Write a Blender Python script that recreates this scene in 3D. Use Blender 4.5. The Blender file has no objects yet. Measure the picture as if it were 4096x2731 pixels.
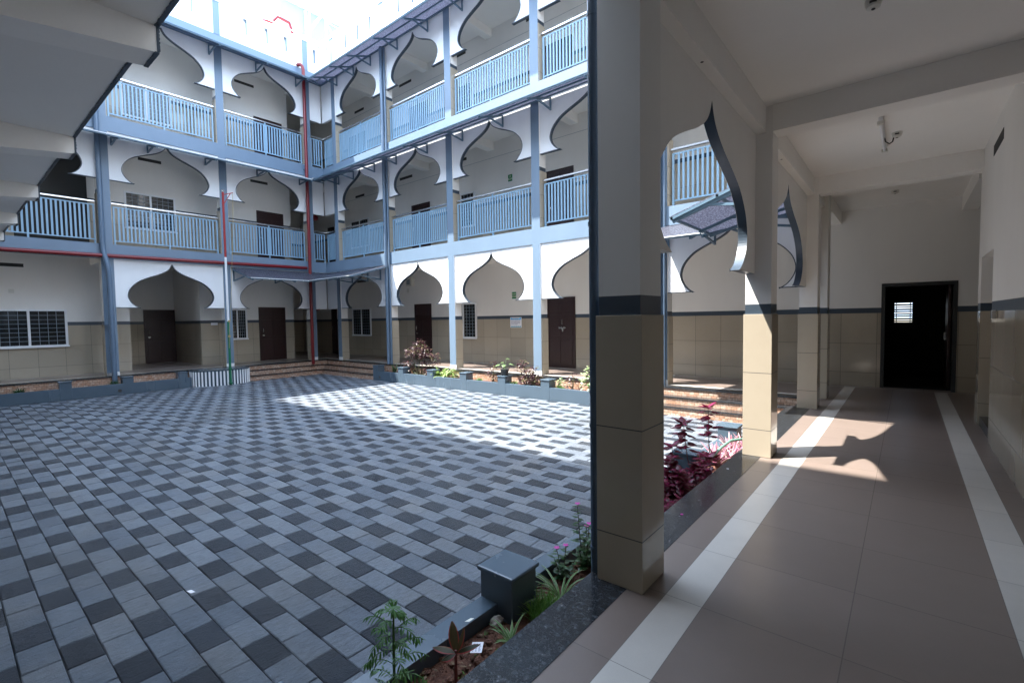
import bpy, bmesh, math, random
from mathutils import Vector, Matrix
R = random.Random(7)
sc = bpy.context.scene
# ------------------------------------------------------------------ camera
cd = bpy.data.cameras.new('camera'); cam = bpy.data.objects.new('camera', cd); sc.collection.objects.link(cam)
sc.camera = cam
cd.sensor_width = 36.0; cd.lens = 36.0*1912.3/4096; cd.clip_start = 0.05; cd.clip_end = 2000
yw, pt, rl = 0.6906902, -0.0466513, -0.0150862
fw = Vector((-math.sin(yw)*math.cos(pt), math.cos(yw)*math.cos(pt), math.sin(pt)))
rt = Vector((math.cos(yw), math.sin(yw), 0)); up = rt.cross(fw)
rt2 = rt*math.cos(rl)+up*math.sin(rl); up2 = up*math.cos(rl)-rt*math.sin(rl)
m = Matrix.Identity(4)
for i in range(3):
    m[i][0] = rt2[i]; m[i][1] = up2[i]; m[i][2] = -fw[i]
m[2][3] = 1.5
cam.matrix_world = m
# ------------------------------------------------------------------ sky, sun, exposure
SUN = Vector((-0.405, -0.378, 1.0)).normalized()
EL = math.asin(SUN.z); ROT = math.atan2(SUN.x, SUN.y)
w = bpy.data.worlds.new('World'); sc.world = w; w.use_nodes = True
wn = w.node_tree; wn.nodes.clear()
wo = wn.nodes.new('ShaderNodeOutputWorld'); bg = wn.nodes.new('ShaderNodeBackground')
sky = wn.nodes.new('ShaderNodeTexSky'); sky.sky_type = 'NISHITA'; sky.sun_disc = False
sky.sun_elevation = EL; sky.sun_rotation = ROT; sky.air_density = 1.0; sky.dust_density = 2.0; sky.ozone_density = 1.0
# thin bright cloud veil over the blue
tc = wn.nodes.new('ShaderNodeTexCoord'); nz = wn.nodes.new('ShaderNodeTexNoise'); nz.inputs['Scale'].default_value = 2.2; nz.inputs['Detail'].default_value = 6
cr = wn.nodes.new('ShaderNodeValToRGB'); cr.color_ramp.elements[0].position = 0.30; cr.color_ramp.elements[1].position = 0.62
cr.color_ramp.elements[0].color = (0.15, 0.15, 0.15, 1); cr.color_ramp.elements[1].color = (0.85, 0.85, 0.85, 1)
mx = wn.nodes.new('ShaderNodeMix'); mx.data_type = 'RGBA'
wn.links.new(tc.outputs['Generated'], nz.inputs['Vector']); wn.links.new(nz.outputs['Fac'], cr.inputs['Fac'])
wn.links.new(cr.outputs['Color'], mx.inputs[0]); wn.links.new(sky.outputs['Color'], mx.inputs[6])
mx.inputs[7].default_value = (7.4, 9.4, 12.2, 1)
wn.links.new(mx.outputs[2], bg.inputs['Color']); bg.inputs['Strength'].default_value = 0.125
wn.links.new(bg.outputs[0], wo.inputs[0])
sl = bpy.data.lights.new('sun', 'SUN'); sl.energy = 3.4; sl.angle = math.radians(0.8); sl.color = (1.0, 0.955, 0.88)
sun = bpy.data.objects.new('sun', sl); sc.collection.objects.link(sun)
sun.rotation_euler = SUN.to_track_quat('Z', 'Y').to_euler(); sun.location = (0, 0, 30)
sc.view_settings.view_transform = 'Standard'; sc.view_settings.look = 'None'; sc.view_settings.gamma = 1.0
sc.view_settings.use_curve_mapping = False
sc.view_settings.exposure = 2.62
sc.cycles.max_bounces = 10; sc.cycles.diffuse_bounces = 7; sc.cycles.glossy_bounces = 4; sc.cycles.transparent_max_bounces = 8
sc.cycles.use_denoising = True

# ------------------------------------------------------------------ material helpers
class NT:
    def __init__(s, name):
        s.m = bpy.data.materials.new(name); s.m.use_nodes = True
        s.t = s.m.node_tree; s.b = s.t.nodes['Principled BSDF']; s.out = s.t.nodes['Material Output']
    def n(s, t, **k):
        x = s.t.nodes.new(t)
        for a, b in k.items(): setattr(x, a, b)
        return x
    def put(s, sock, v):
        if hasattr(v, 'links'): s.t.links.new(v, sock)
        elif isinstance(v, (tuple, list)) and len(v) == 3 and sock.type == 'RGBA': sock.default_value = (*v, 1)
        else: sock.default_value = v
    def math(s, op, a, b=0.0, c=0.0):
        x = s.n('ShaderNodeMath', operation=op)
        for i, v in enumerate((a, b, c)): s.put(x.inputs[i], v)
        return x.outputs[0]
    def mix(s, f, a, b):
        x = s.n('ShaderNodeMix', data_type='RGBA')
        s.put(x.inputs[0], f); s.put(x.inputs[6], a); s.put(x.inputs[7], b); return x.outputs[2]
    def mixf(s, f, a, b):
        x = s.n('ShaderNodeMix', data_type='FLOAT')
        s.put(x.inputs[0], f); s.put(x.inputs[2], a); s.put(x.inputs[3], b); return x.outputs[0]
    def pos(s):
        g = s.n('ShaderNodeNewGeometry'); x = s.n('ShaderNodeSeparateXYZ'); s.t.links.new(g.outputs['Position'], x.inputs[0])
        s.g = g; return x.outputs[0], x.outputs[1], x.outputs[2]
    def noise(s, scale, detail=4, rough=.55, vec=None, stretch=None):
        x = s.n('ShaderNodeTexNoise'); x.inputs['Scale'].default_value = scale; x.inputs['Detail'].default_value = detail; x.inputs['Roughness'].default_value = rough
        if vec is None:
            g = s.n('ShaderNodeNewGeometry'); vec = g.outputs['Position']
        if stretch:
            mp = s.n('ShaderNodeMapping'); mp.inputs['Scale'].default_value = stretch; s.t.links.new(vec, mp.inputs[0]); vec = mp.outputs[0]
        s.t.links.new(vec, x.inputs['Vector']); return x.outputs['Fac']
    def ramp(s, f, p0, p1, c0=(0, 0, 0), c1=(1, 1, 1)):
        x = s.n('ShaderNodeValToRGB'); e = x.color_ramp.elements
        e[0].position = p0; e[1].position = p1; e[0].color = (*c0, 1); e[1].color = (*c1, 1)
        s.put(x.inputs[0], f); return x.outputs[0]
    def bump(s, h, strength=.2, dist=.01):
        x = s.n('ShaderNodeBump'); x.inputs['Strength'].default_value = strength; x.inputs['Distance'].default_value = dist
        s.put(x.inputs['Height'], h); s.t.links.new(x.outputs[0], s.b.inputs['Normal'])
    def line(s, c, period, off, width):   # 1 on a joint line
        q = s.math('DIVIDE', s.math('SUBTRACT', c, off), period)
        f = s.math('ABSOLUTE', s.math('SUBTRACT', q, s.math('ROUND', q)))
        return s.math('LESS_THAN', f, width/period/2)
    def at(s, c, v, width):
        return s.math('LESS_THAN', s.math('ABSOLUTE', s.math('SUBTRACT', c, v)), width/2)
    def step(s, c, v): return s.math('GREATER_THAN', c, v)
    def set(s, col=None, rough=None, metal=None, spec=None):
        if col is not None: s.put(s.b.inputs['Base Color'], col)
        if rough is not None: s.put(s.b.inputs['Roughness'], rough)
        if metal is not None: s.put(s.b.inputs['Metallic'], metal)
        if spec is not None: s.put(s.b.inputs['Specular IOR Level'], spec)
        return s

def paint(name, col, rough=.5, var=.12, scale=1.3, fine=.06, bump=.08, metal=0.0, streak=True):
    a = NT(name)
    n1 = a.noise(scale, 5, .6, stretch=(1.4, 1.4, .22) if streak else None); n2 = a.noise(38, 3)
    f = a.math('ADD', a.math('MULTIPLY', a.math('SUBTRACT', n1, .5), var*2.2), a.math('MULTIPLY', a.math('SUBTRACT', n2, .5), fine*2))
    k = a.math('ADD', 1.0, f)
    x = a.n('ShaderNodeVectorMath', operation='SCALE'); x.inputs[0].default_value = col; a.put(x.inputs['Scale'], k)
    a.set(x.outputs[0], a.mixf(n1, rough*.85, min(1, rough*1.2)), metal)
    if bump: a.bump(a.noise(55, 4), bump, .004)
    return a.m
M = {}
M['white'] = paint('white_plaster', (.80, .80, .80), .75, .085, 1.3, .025, .12)
M['plaster'] = paint('interior_plaster', (.80, .775, .735), .8, .06, .8, .02, .08)
M['blue'] = paint('slate_blue_paint', (.150, .212, .285), .42, .10, 1.1, .05, .14)
M['planter'] = paint('planter_blue_paint', (.070, .102, .135), .26, .10, 1.6, .04, .12)
M['slate'] = paint('dark_slate_paint', (.042, .060, .082), .33, .10, 2.0, .05, .06)
M['rail'] = paint('sky_blue_enamel', (.245, .39, .515), .35, .06, 2.0, .02, 0)
M['frame'] = paint('canopy_frame_paint', (.085, .145, .20), .4, .1, 2.0, .04, 0)
M['pipe'] = paint('pipe_blue_paint', (.105, .155, .22), .3, .06, 1.0, .02, 0)
M['pipedark'] = paint('pipe_dark_blue', (.055, .085, .125), .25, .06, 1.0, .02, 0)
M['red'] = paint('fire_pipe_red', (.17, .007, .011), .3, .1, 1.5, .03, 0)
M['redpole'] = paint('pole_red', (.30, .02, .018), .4, .1, 3, .03, 0)
M['whitepole'] = paint('pole_white', (.75, .76, .78), .4, .05, 3, .03, 0)
M['greenpole'] = paint('pole_green', (.01, .16, .08), .4, .15, 3, .05, 0)
M['alu'] = paint('white_window_frame', (.74, .75, .76), .35, .05, 3, .02, 0)
M['steel'] = paint('polished_steel', (.62, .62, .62), .22, .10, 3, .02, 0, 1.0)
M['door'] = paint('dark_brown_door', (.026, .009, .009), .33, .15, 1.0, .05, .04)
M['black'] = paint('black_plastic', (.02, .02, .022), .45, .1, 3, .05, 0)
M['dark'] = paint('dark_shade_and_fittings', (.035, .035, .034), .8, .1, 2, .05, 0)  # near-black paint for shade in slots, holes and openings, also small dark fittings
M['granite_dark'] = None
M['ceramic'] = paint('off_white_plastic', (.62, .61, .56), .4, .04, 3, .02, 0)
M['grille'] = paint('window_grille', (.20, .24, .28), .4, .05, 3, .02, 0)
M['parapetblue'] = paint('roof_room_blue', (.24, .33, .42), .6, .06, 1, .02, .05)
M['green'] = paint('sign_green', (.01, .17, .06), .4, .04, 3, .02, 0)
M['cream'] = paint('sign_lettering', (.75, .78, .60), .5, .03, 3, .02, 0)
M['paper'] = paint('white_card', (.80, .80, .84), .6, .04, 9, .02, 0)
M['ink'] = paint('printed_ink', (.06, .06, .16), .6, .04, 9, .02, 0)
M['teal'] = paint('printed_teal', (.03, .30, .42), .5, .2, 4, .02, 0)
M['skyblue'] = paint('printed_blue', (.10, .42, .75), .5, .3, 6, .02, 0)
M['hose'] = paint('garden_hose_green', (.13, .23, .19), .4, .1, 8, .02, 0)
M['rope'] = paint('rope_tan', (.42, .33, .14), .8, .1, 8, .05, 0)
M['stone'] = paint('rough_stone', (.30, .27, .24), .9, .3, 12, .2, .6, streak=False)
M['stain'] = paint('dried_paint_chip', (.70, .68, .60), .7, .1, 8, .05, 0)

def wall_mat(name, joints=True, plaster=(.80, .775, .735)):
    a = NT(name); x, y, z = a.pos()
    f1 = a.step(z, 3.80); f2 = a.step(z, 7.55)
    zr = a.math('SUBTRACT', a.math('SUBTRACT', z, a.math('MULTIPLY', f1, 3.85)), a.math('MULTIPLY', f2, 3.74))
    tile = a.math('LESS_THAN', zr, 1.512); band = a.math('MULTIPLY', a.step(zr, 1.512), a.math('LESS_THAN', zr, 1.618))
    g = a.math('MAXIMUM', a.at(zr, .290, .0065), a.at(zr, .893, .0065))
    if joints:
        nx = a.n('ShaderNodeSeparateXYZ'); a.t.links.new(a.g.outputs['True Normal'], nx.inputs[0])
        sel = a.step(a.math('ABSOLUTE', nx.outputs[0]), .5)
        u = a.mixf(sel, x, y)
        g = a.math('MAXIMUM', g, a.line(u, .603, .137, .0065))
        cu = a.math('FLOOR', a.math('DIVIDE', a.math('SUBTRACT', u, .137), .603))
        cv = a.math('ADD', a.step(zr, .29), a.step(zr, .893))
        wn_ = a.n('ShaderNodeTexWhiteNoise', noise_dimensions='2D'); cb = a.n('ShaderNodeCombineXYZ'); a.put(cb.inputs[0], cu); a.put(cb.inputs[1], cv)
        a.t.links.new(cb.outputs[0], wn_.inputs['Vector']); tv = wn_.outputs['Value']
    else: tv = .5
    n1 = a.noise(1.1, 5, .6); n3 = a.noise(9, 4)
    tc_ = a.mix(a.math('ADD', a.math('MULTIPLY', n1, .5), a.math('MULTIPLY', n3, .3)), (.37, .318, .245), (.47, .41, .32))
    tc_ = a.mix(a.math('MULTIPLY', tv, .5), tc_, (.31, .27, .21))
    tc_ = a.mix(g, tc_, (.075, .072, .065))
    pc = a.mix(a.math('MULTIPLY', a.noise(.9, 6, .62, stretch=(1, 1, .4)), .9), tuple(c*.85 for c in plaster), tuple(min(1, c*1.06) for c in plaster))
    col = a.mix(tile, pc, tc_); col = a.mix(band, col, (.042, .060, .082))
    rg = a.mixf(tile, a.mixf(band, .8, .35), a.mixf(g, .10, .7))
    a.set(col, rg)
    h = a.math('ADD', a.math('MULTIPLY', a.math('MULTIPLY', g, tile), -1.0), a.math('MULTIPLY', a.math('MULTIPLY', a.noise(60, 4), a.math('SUBTRACT', 1.0, tile)), .25))
    a.bump(h, .25, .004)
    return a.m
M['wall'] = wall_mat('plaster_over_tile_dado'); M['colfin'] = wall_mat('column_tile_finish', False)

def floor_mat(name, axis, stripes, o1, per, joint_c):
    a = NT(name); x, y, z = a.pos(); u, v = (x, y) if axis == 'x' else (y, x)
    st = 0.0
    for s0, s1 in stripes:
        q = a.math('MULTIPLY', a.step(u, s0), a.math('LESS_THAN', u, s1)); st = a.math('MAXIMUM', st, q)
    j = a.line(v, per, o1, .0045)
    for c in joint_c: j = a.math('MAXIMUM', j, a.at(u, c, .0045))
    for s0, s1 in stripes:
        j = a.math('MAXIMUM', j, a.math('MAXIMUM', a.at(u, s0, .004), a.at(u, s1, .004)))
    n1 = a.noise(.8, 6, .6); n2 = a.noise(140, 2, .7); n3 = a.noise(3.2, 6, .65)
    cell = a.n('ShaderNodeTexWhiteNoise', noise_dimensions='2D'); cb = a.n('ShaderNodeCombineXYZ')
    a.put(cb.inputs[0], a.math('FLOOR', a.math('DIVIDE', a.math('SUBTRACT', v, o1), per))); a.put(cb.inputs[1], a.math('ADD', a.step(u, joint_c[0]), a.math('MULTIPLY', st, 3.0)))
    a.t.links.new(cb.outputs[0], cell.inputs['Vector'])
    k = a.math('ADD', a.math('ADD', .80, a.math('MULTIPLY', n1, .18)), a.math('ADD', a.math('MULTIPLY', n2, .16), a.math('MULTIPLY', cell.outputs['Value'], .10)))
    k = a.math('ADD', k, a.math('MULTIPLY', a.ramp(n3, .45, .85), .09))
    c = a.mix(st, (.180, .142, .123), (.50, .47, .43))
    sv = a.n('ShaderNodeVectorMath', operation='SCALE'); a.t.links.new(c, sv.inputs[0]); a.put(sv.inputs['Scale'], k)
    col = a.mix(a.math('MULTIPLY', j, .55), sv.outputs[0], (.06, .055, .05))
    a.set(col, a.math('ADD', a.mixf(n1, .26, .33), a.math('MULTIPLY', j, .2)))
    a.bump(a.math('ADD', a.math('MULTIPLY', n2, .15), a.math('MULTIPLY', j, -1.0)), .12, .003)
    return a.m
M['floor'] = floor_mat('brown_floor_tile', 'x', [(-.982, -.79), (.415, .607)], 1.828, .636, [-.192])
M['floorfar'] = floor_mat('brown_floor_tile_far', 'y', [(10.28, 10.46), (11.96, 12.06)], -1.0, .636, [11.1])
M['floorleft'] = floor_mat('brown_floor_tile_left', 'x', [(-18.40, -18.22), (-19.62, -19.52)], 1.828, .636, [-18.9])

a = NT('black_granite'); v = a.n('ShaderNodeTexVoronoi'); v.inputs['Scale'].default_value = 90
g_ = a.n('ShaderNodeNewGeometry'); a.t.links.new(g_.outputs['Position'], v.inputs['Vector'])
f = a.ramp(a.noise(130, 3, .75), .56, .72); f2 = a.ramp(a.noise(26, 5, .7), .52, .70)
c = a.mix(f2, (.016, .018, .021), (.055, .062, .07)); c = a.mix(a.math('MULTIPLY', f, .55), c, (.15, .15, .15))
a.set(c, a.mixf(f2, .16, .30)); a.bump(a.noise(120, 3), .05, .002); M['granite'] = a.m

def paver_mat(name, c0, c1, tint):
    a = NT(name); g = a.n('ShaderNodeNewGeometry'); r = g.outputs['Random Per Island']
    n1 = a.noise(40, 6, .74, stretch=(1, .28, 1)); n2 = a.noise(1.6, 4); n3 = a.noise(150, 3, .7)
    c = a.mix(r, c0, c1); c = a.mix(a.math('MULTIPLY', a.ramp(n2, .48, .72), .38), c, tint)
    k = a.math('ADD', .15, a.math('MULTIPLY', n1, 1.75))  # streaked contrast paints the rough surface's glints into the colour
    sv = a.n('ShaderNodeVectorMath', operation='SCALE'); a.t.links.new(c, sv.inputs[0]); a.put(sv.inputs['Scale'], k)
    c = a.mix(a.math('MULTIPLY', a.ramp(n3, .64, .78), .28), sv.outputs[0], (.27, .32, .38))
    n4 = a.noise(.42, 5, .6); c = a.mix(a.math('MULTIPLY', a.ramp(n4, .52, .70), .35), c, (.055, .058, .06))
    a.set(c, a.mixf(n1, .24, .50)); a.bump(a.math('ADD', n1, a.math('MULTIPLY', n3, .35)), 1.0, .024); return a.m
M['pave_light'] = paver_mat('light_grey_paver', (.125, .150, .185), (.195, .222, .256), (.205, .195, .18))
M['pave_dark'] = paver_mat('charcoal_paver', (.013, .019, .030), (.034, .044, .060), (.050, .054, .058))
M['joint'] = paint('paver_joint_sand', (.055, .053, .05), .95, .2, 6, .2, .3, streak=False)

a = NT('cut_stone_riser'); x, y, z = a.pos()
cbn = a.n('ShaderNodeCombineXYZ'); a.put(cbn.inputs[0], a.math('ADD', x, y)); a.put(cbn.inputs[1], z)
b_ = a.n('ShaderNodeTexBrick'); b_.offset = .5; b_.inputs['Scale'].default_value = 1.0
b_.inputs['Brick Width'].default_value = .10; b_.inputs['Row Height'].default_value = .066; b_.inputs['Mortar Size'].default_value = .005
b_.inputs['Color1'].default_value = (.46, .25, .15, 1); b_.inputs['Color2'].default_value = (.64, .52, .41, 1); b_.inputs['Mortar'].default_value = (.17, .13, .10, 1)
a.t.links.new(cbn.outputs[0], b_.inputs['Vector'])
n1 = a.noise(30, 4, .65); c = a.mix(a.ramp(n1, .35, .7), b_.outputs['Color'], (.27, .14, .09)); c = a.mix(a.math('MULTIPLY', a.ramp(a.noise(14, 3), .55, .7), .5), c, (.55, .47, .40))
a.set(c, .55); a.bump(a.math('ADD', a.math('MULTIPLY', b_.outputs['Fac'], -1.0), n1), .7, .012); M['riser'] = a.m

def soil_mat(name, c0, c1, c2):
    a = NT(name); n1 = a.noise(14, 8, .75); n2 = a.noise(70, 4, .7)
    c = a.mix(a.ramp(n1, .42, .60), c0, c1); c = a.mix(a.math('MULTIPLY', a.ramp(n2, .5, .75), .5), c, c2)
    a.set(c, .95); a.bump(a.math('ADD', n1, n2), .8, .02); return a.m
M['soil'] = soil_mat('red_laterite_soil', (.085, .034, .021), (.165, .070, .040), (.045, .026, .019))
M['earth'] = soil_mat('earth', (.20, .16, .11), (.26, .22, .15), (.14, .12, .08))

def canopy_mat():
    a = NT('embossed_polycarbonate'); n1 = a.noise(26, 2, .5); vo = a.n('ShaderNodeTexVoronoi'); vo.inputs['Scale'].default_value = 34
    g = a.n('ShaderNodeNewGeometry'); a.t.links.new(g.outputs['Position'], vo.inputs['Vector'])
    e = a.ramp(vo.outputs['Distance'], .15, .55)
    col = a.mix(e, (.34, .35, .41), (.15, .155, .20))
    a.set(col, .22, 0.0)
    tr = a.n('ShaderNodeBsdfTranslucent'); a.put(tr.inputs['Color'], a.mix(e, (.42, .44, .52), (.17, .18, .23)))
    ms = a.n('ShaderNodeMixShader'); ms.inputs[0].default_value = .6
    a.t.links.new(a.b.outputs[0], ms.inputs[1]); a.t.links.new(tr.outputs[0], ms.inputs[2]); a.t.links.new(ms.outputs[0], a.out.inputs[0])
    a.bump(e, .35, .004); return a.m
M['poly'] = canopy_mat()
a = NT('tinted_window_glass'); a.set((.012, .016, .02), .05, 0, .6)
M['glass'] = a.m

def leaf_mat(name, c0, c1, rough=.45, trans=.3):
    a = NT(name); g = a.n('ShaderNodeNewGeometry')
    c = a.mix(g.outputs['Random Per Island'], c0, c1); k = a.noise(30, 3)
    c = a.mix(a.math('MULTIPLY', k, .35), c, tuple(q*.5 for q in c0))
    a.set(c, rough)
    tr = a.n('ShaderNodeBsdfTranslucent'); a.t.links.new(c, tr.inputs['Color'])
    ms = a.n('ShaderNodeMixShader'); ms.inputs[0].default_value = trans
    a.t.links.new(a.b.outputs[0], ms.inputs[1]); a.t.links.new(tr.outputs[0], ms.inputs[2]); a.t.links.new(ms.outputs[0], a.out.inputs[0])
    return a.m
M['lf_green'] = leaf_mat('marigold_leaf', (.05, .15, .03), (.10, .25, .05))
M['lf_dark'] = leaf_mat('glossy_dark_leaf', (.024, .075, .024), (.05, .14, .04), .3)
M['lf_grass'] = leaf_mat('grass_blade', (.05, .14, .02), (.13, .26, .04))
M['lf_spider'] = leaf_mat('striped_leaf_green', (.09, .19, .06), (.16, .28, .10))
M['lf_cream'] = leaf_mat('striped_leaf_cream', (.36, .39, .25), (.50, .52, .37))
M['lf_mar'] = leaf_mat('maroon_leaf', (.10, .008, .022), (.19, .014, .04), .35, .4)
M['lf_mag'] = leaf_mat('magenta_leaf_vein', (.24, .012, .08), (.40, .03, .15), .4, .45)
M['lf_croton'] = leaf_mat('croton_leaf', (.030, .016, .018), (.11, .04, .055), .35)
M['lf_croton2'] = leaf_mat('croton_young_leaf', (.10, .13, .05), (.26, .17, .11), .35)
M['lf_varieg'] = leaf_mat('variegated_leaf', (.34, .42, .20), (.58, .62, .40))
M['lf_lime'] = leaf_mat('lime_leaf', (.20, .34, .07), (.36, .46, .15))
M['lf_pink'] = leaf_mat('pink_striped_leaf', (.34, .08, .17), (.55, .27, .36))
M['lf_red'] = leaf_mat('red_leaf_margin', (.30, .03, .03), (.42, .07, .05))
M['lf_bronze'] = leaf_mat('bronze_green_leaf', (.035, .042, .018), (.11, .075, .028))
M['litterleaf'] = leaf_mat('dry_leaf', (.10, .06, .03), (.22, .15, .08), .8, .1)
M['petal'] = leaf_mat('pink_petal', (.55, .03, .33), (.80, .10, .50))
M['orange'] = leaf_mat('orange_petal', (.70, .22, .02), (.80, .38, .05))
M['stem'] = paint('plant_stem', (.05, .06, .025), .6, .1, 8, .05, 0)
M['stemred'] = paint('red_plant_stem', (.14, .03, .03), .6, .1, 8, .05, 0)
M['potblack'] = paint('black_pot', (.02, .022, .024), .4, .1, 8, .05, 0)

# ------------------------------------------------------------------ mesh helpers
def ident(u, d, z): return (u, d, z)
class MB:
    def __init__(s, fm=ident): s.v = []; s.f = []; s.mi = []; s.fm = fm
    def face(s, pts, mi=0, raw=False):
        n = len(s.v)
        s.v += [tuple(p) if raw else s.fm(*p) for p in pts]; s.f.append(tuple(range(n, n+len(pts)))); s.mi.append(mi)
    def box(s, u0, u1, d0, d1, z0, z1, mi=0, front=None, top=None):
        n = len(s.v)
        for z in (z0, z1):
            for u, d in ((u0, d0), (u1, d0), (u1, d1), (u0, d1)): s.v.append(s.fm(u, d, z))
        F = [(0, 3, 2, 1), (4, 5, 6, 7), (0, 1, 5, 4), (1, 2, 6, 5), (2, 3, 7, 6), (3, 0, 4, 7)]
        for i, q in enumerate(F):
            s.f.append(tuple(n+k for k in q)); s.mi.append(front if (i == 2 and front is not None) else top if (i == 1 and top is not None) else mi)
    def bar(s, p, q, wd, ht, mi=0):            # rectangular bar between two points (mapped space)
        p = Vector(s.fm(*p)); q = Vector(s.fm(*q)); d = (q-p).normalized()
        a = d.cross(Vector((0, 0, 1)))
        if a.length < 1e-3: a = Vector((1, 0, 0)); b = Vector((0, 1, 0))
        else: a.normalize(); b = a.cross(d).normalized()
        n = len(s.v)
        for c in (p, q):
            for i, j in ((-1, -1), (1, -1), (1, 1), (-1, 1)): s.v.append(tuple(c+a*i*wd/2+b*j*ht/2))
        for qd in ((0, 1, 2, 3), (7, 6, 5, 4), (0, 4, 5, 1), (1, 5, 6, 2), (2, 6, 7, 3), (3, 7, 4, 0)):
            s.f.append(tuple(n+k for k in qd)); s.mi.append(mi)
    def tube(s, pts, r, mi=0, seg=12, cap=True):
        P = [Vector(s.fm(*p)) for p in pts]; n0 = len(s.v); rr = r if isinstance(r, (list, tuple)) else [r]*len(P)
        ref = None
        for i, p in enumerate(P):
            d = (P[min(i+1, len(P)-1)]-P[max(i-1, 0)]).normalized()
            if ref is None:
                ref = d.cross(Vector((0, 0, 1)))
                if ref.length < 1e-3: ref = Vector((1, 0, 0))
            a = (ref-d*ref.dot(d)).normalized(); ref = a; b = d.cross(a)
            for k in range(seg):
                t = 2*math.pi*k/seg; s.v.append(tuple(p+(a*math.cos(t)+b*math.sin(t))*rr[i]))
        for i in range(len(P)-1):
            for k in range(seg):
                s.f.append((n0+i*seg+k, n0+i*seg+(k+1) % seg, n0+(i+1)*seg+(k+1) % seg, n0+(i+1)*seg+k)); s.mi.append(mi)
        if cap:
            s.f.append(tuple(n0+k for k in range(seg))[::-1]); s.mi.append(mi)
            s.f.append(tuple(n0+(len(P)-1)*seg+k for k in range(seg))); s.mi.append(mi)
    def disc(s, c, r, h, mi=0, seg=24, r2=None):   # vertical frustum from c up by h
        s.tube([(c[0], c[1], c[2]), (c[0], c[1], c[2]+h)], [r, r2 if r2 is not None else r], mi, seg)
    def build(s, name, mats, parent=None, smooth=False, recalc=True, bevel=0):
        me = bpy.data.meshes.new(name)
        me.from_pydata(s.v, [], s.f)
        if not isinstance(mats, (list, tuple)): mats = [mats]
        for mt in mats: me.materials.append(M[mt] if isinstance(mt, str) else mt)
        me.polygons.foreach_set('material_index', s.mi)
        if recalc:
            b = bmesh.new(); b.from_mesh(me)
            if getattr(s, 'weld', False): bmesh.ops.remove_doubles(b, verts=b.verts, dist=1e-5)
            bmesh.ops.recalc_face_normals(b, faces=b.faces); b.to_mesh(me); b.free()
        if smooth:
            me.polygons.foreach_set('use_smooth', [True]*len(me.polygons))
        o = bpy.data.objects.new(name, me); sc.collection.objects.link(o)
        if bevel:
            bv = o.modifiers.new('bevel', 'BEVEL'); bv.width = bevel; bv.segments = 2; bv.limit_method = 'ANGLE'; bv.harden_normals = False
        if smooth:
            try: me.set_sharp_from_angle(angle=math.radians(40))
            except Exception: pass
        if parent: attach(o, parent)
        return o
def attach(o, parent):
    o.parent = parent; l = Vector((0, 0, 0)); q = parent
    while q is not None: l += q.location; q = q.parent
    o.location = -l
def tag(o, label, cat, group=None):
    o['label'] = label; o['category'] = cat
    if group: o['group'] = group
    return o
def thing(name, label, cat, loc, group=None):
    o = bpy.data.objects.new(name, None); sc.collection.objects.link(o); o.location = loc; o.empty_display_size = .2
    return tag(o, label, cat, group)
def struct(o, kind='structure'): o['kind'] = kind; return o
def text_mesh(name, body, size, mat, origin, xdir, ydir, parent, depth=.002, align='CENTER', sx=1.0):
    c = bpy.data.curves.new(name, 'FONT'); c.body = body; c.size = size; c.align_x = align; c.align_y = 'CENTER'; c.extrude = depth
    o = bpy.data.objects.new(name, c); sc.collection.objects.link(o)
    dg = bpy.context.evaluated_depsgraph_get(); me = bpy.data.meshes.new_from_object(o.evaluated_get(dg))
    bpy.data.objects.remove(o); X = Vector(xdir)*sx; Y = Vector(ydir); Z = Vector(xdir).cross(Y)
    for v in me.vertices: v.co = Vector(origin)+X*v.co.x+Y*v.co.y+Z*v.co.z
    me.materials.clear(); me.materials.append(M[mat])
    o = bpy.data.objects.new(name, me); sc.collection.objects.link(o); attach(o, parent); return o

# ------------------------------------------------------------------ shared dimensions
XL, YF, XO, XI = -18.19, 10.26, -1.336, -1.089
YB, XB, XW = 12.175, -19.74, .744
G = -.50
Z0b, Z0t, Z1b, Z1t, Z2b, Z2t, ZP = 3.473, 3.886, 7.19, 7.625, 10.86, 11.266, 12.365
A0, A1, A2 = 2.015, 5.775, 9.42
P0, P1, P2 = 3.40, 7.12, 10.785
far = lambda u, d, z: (u, YF+d, z)
left = lambda u, d, z: (XL-d, u, z)
near = lambda u, d, z: (XO+d, u, z)
PROF = [(.875, 0), (.965, .046), (1.03, .095), (1.10, .176), (1.15, .27), (1.170, .361), (1.155, .46), (1.115, .56), (1.055, .645), (.96, .74), (.845, .824), (.70, .895), (.536, .965), (.38, 1.028), (.236, 1.10), (.15, 1.155), (.085, 1.215), (.04, 1.28), (0, 1.37)]
def catmull(P, n=3):
    out = []
    for i in range(len(P)-1):
        p0 = P[max(i-1, 0)]; p1 = P[i]; p2 = P[i+1]; p3 = P[min(i+2, len(P)-1)]
        for k in range(n):
            t = k/n
            out.append(tuple(.5*((2*p1[j])+(-p0[j]+p2[j])*t+(2*p0[j]-5*p1[j]+4*p2[j]-p3[j])*t*t+(-p0[j]+3*p1[j]-3*p2[j]+p3[j])*t**3) for j in (0, 1)))
    return out+[P[-1]]
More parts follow.
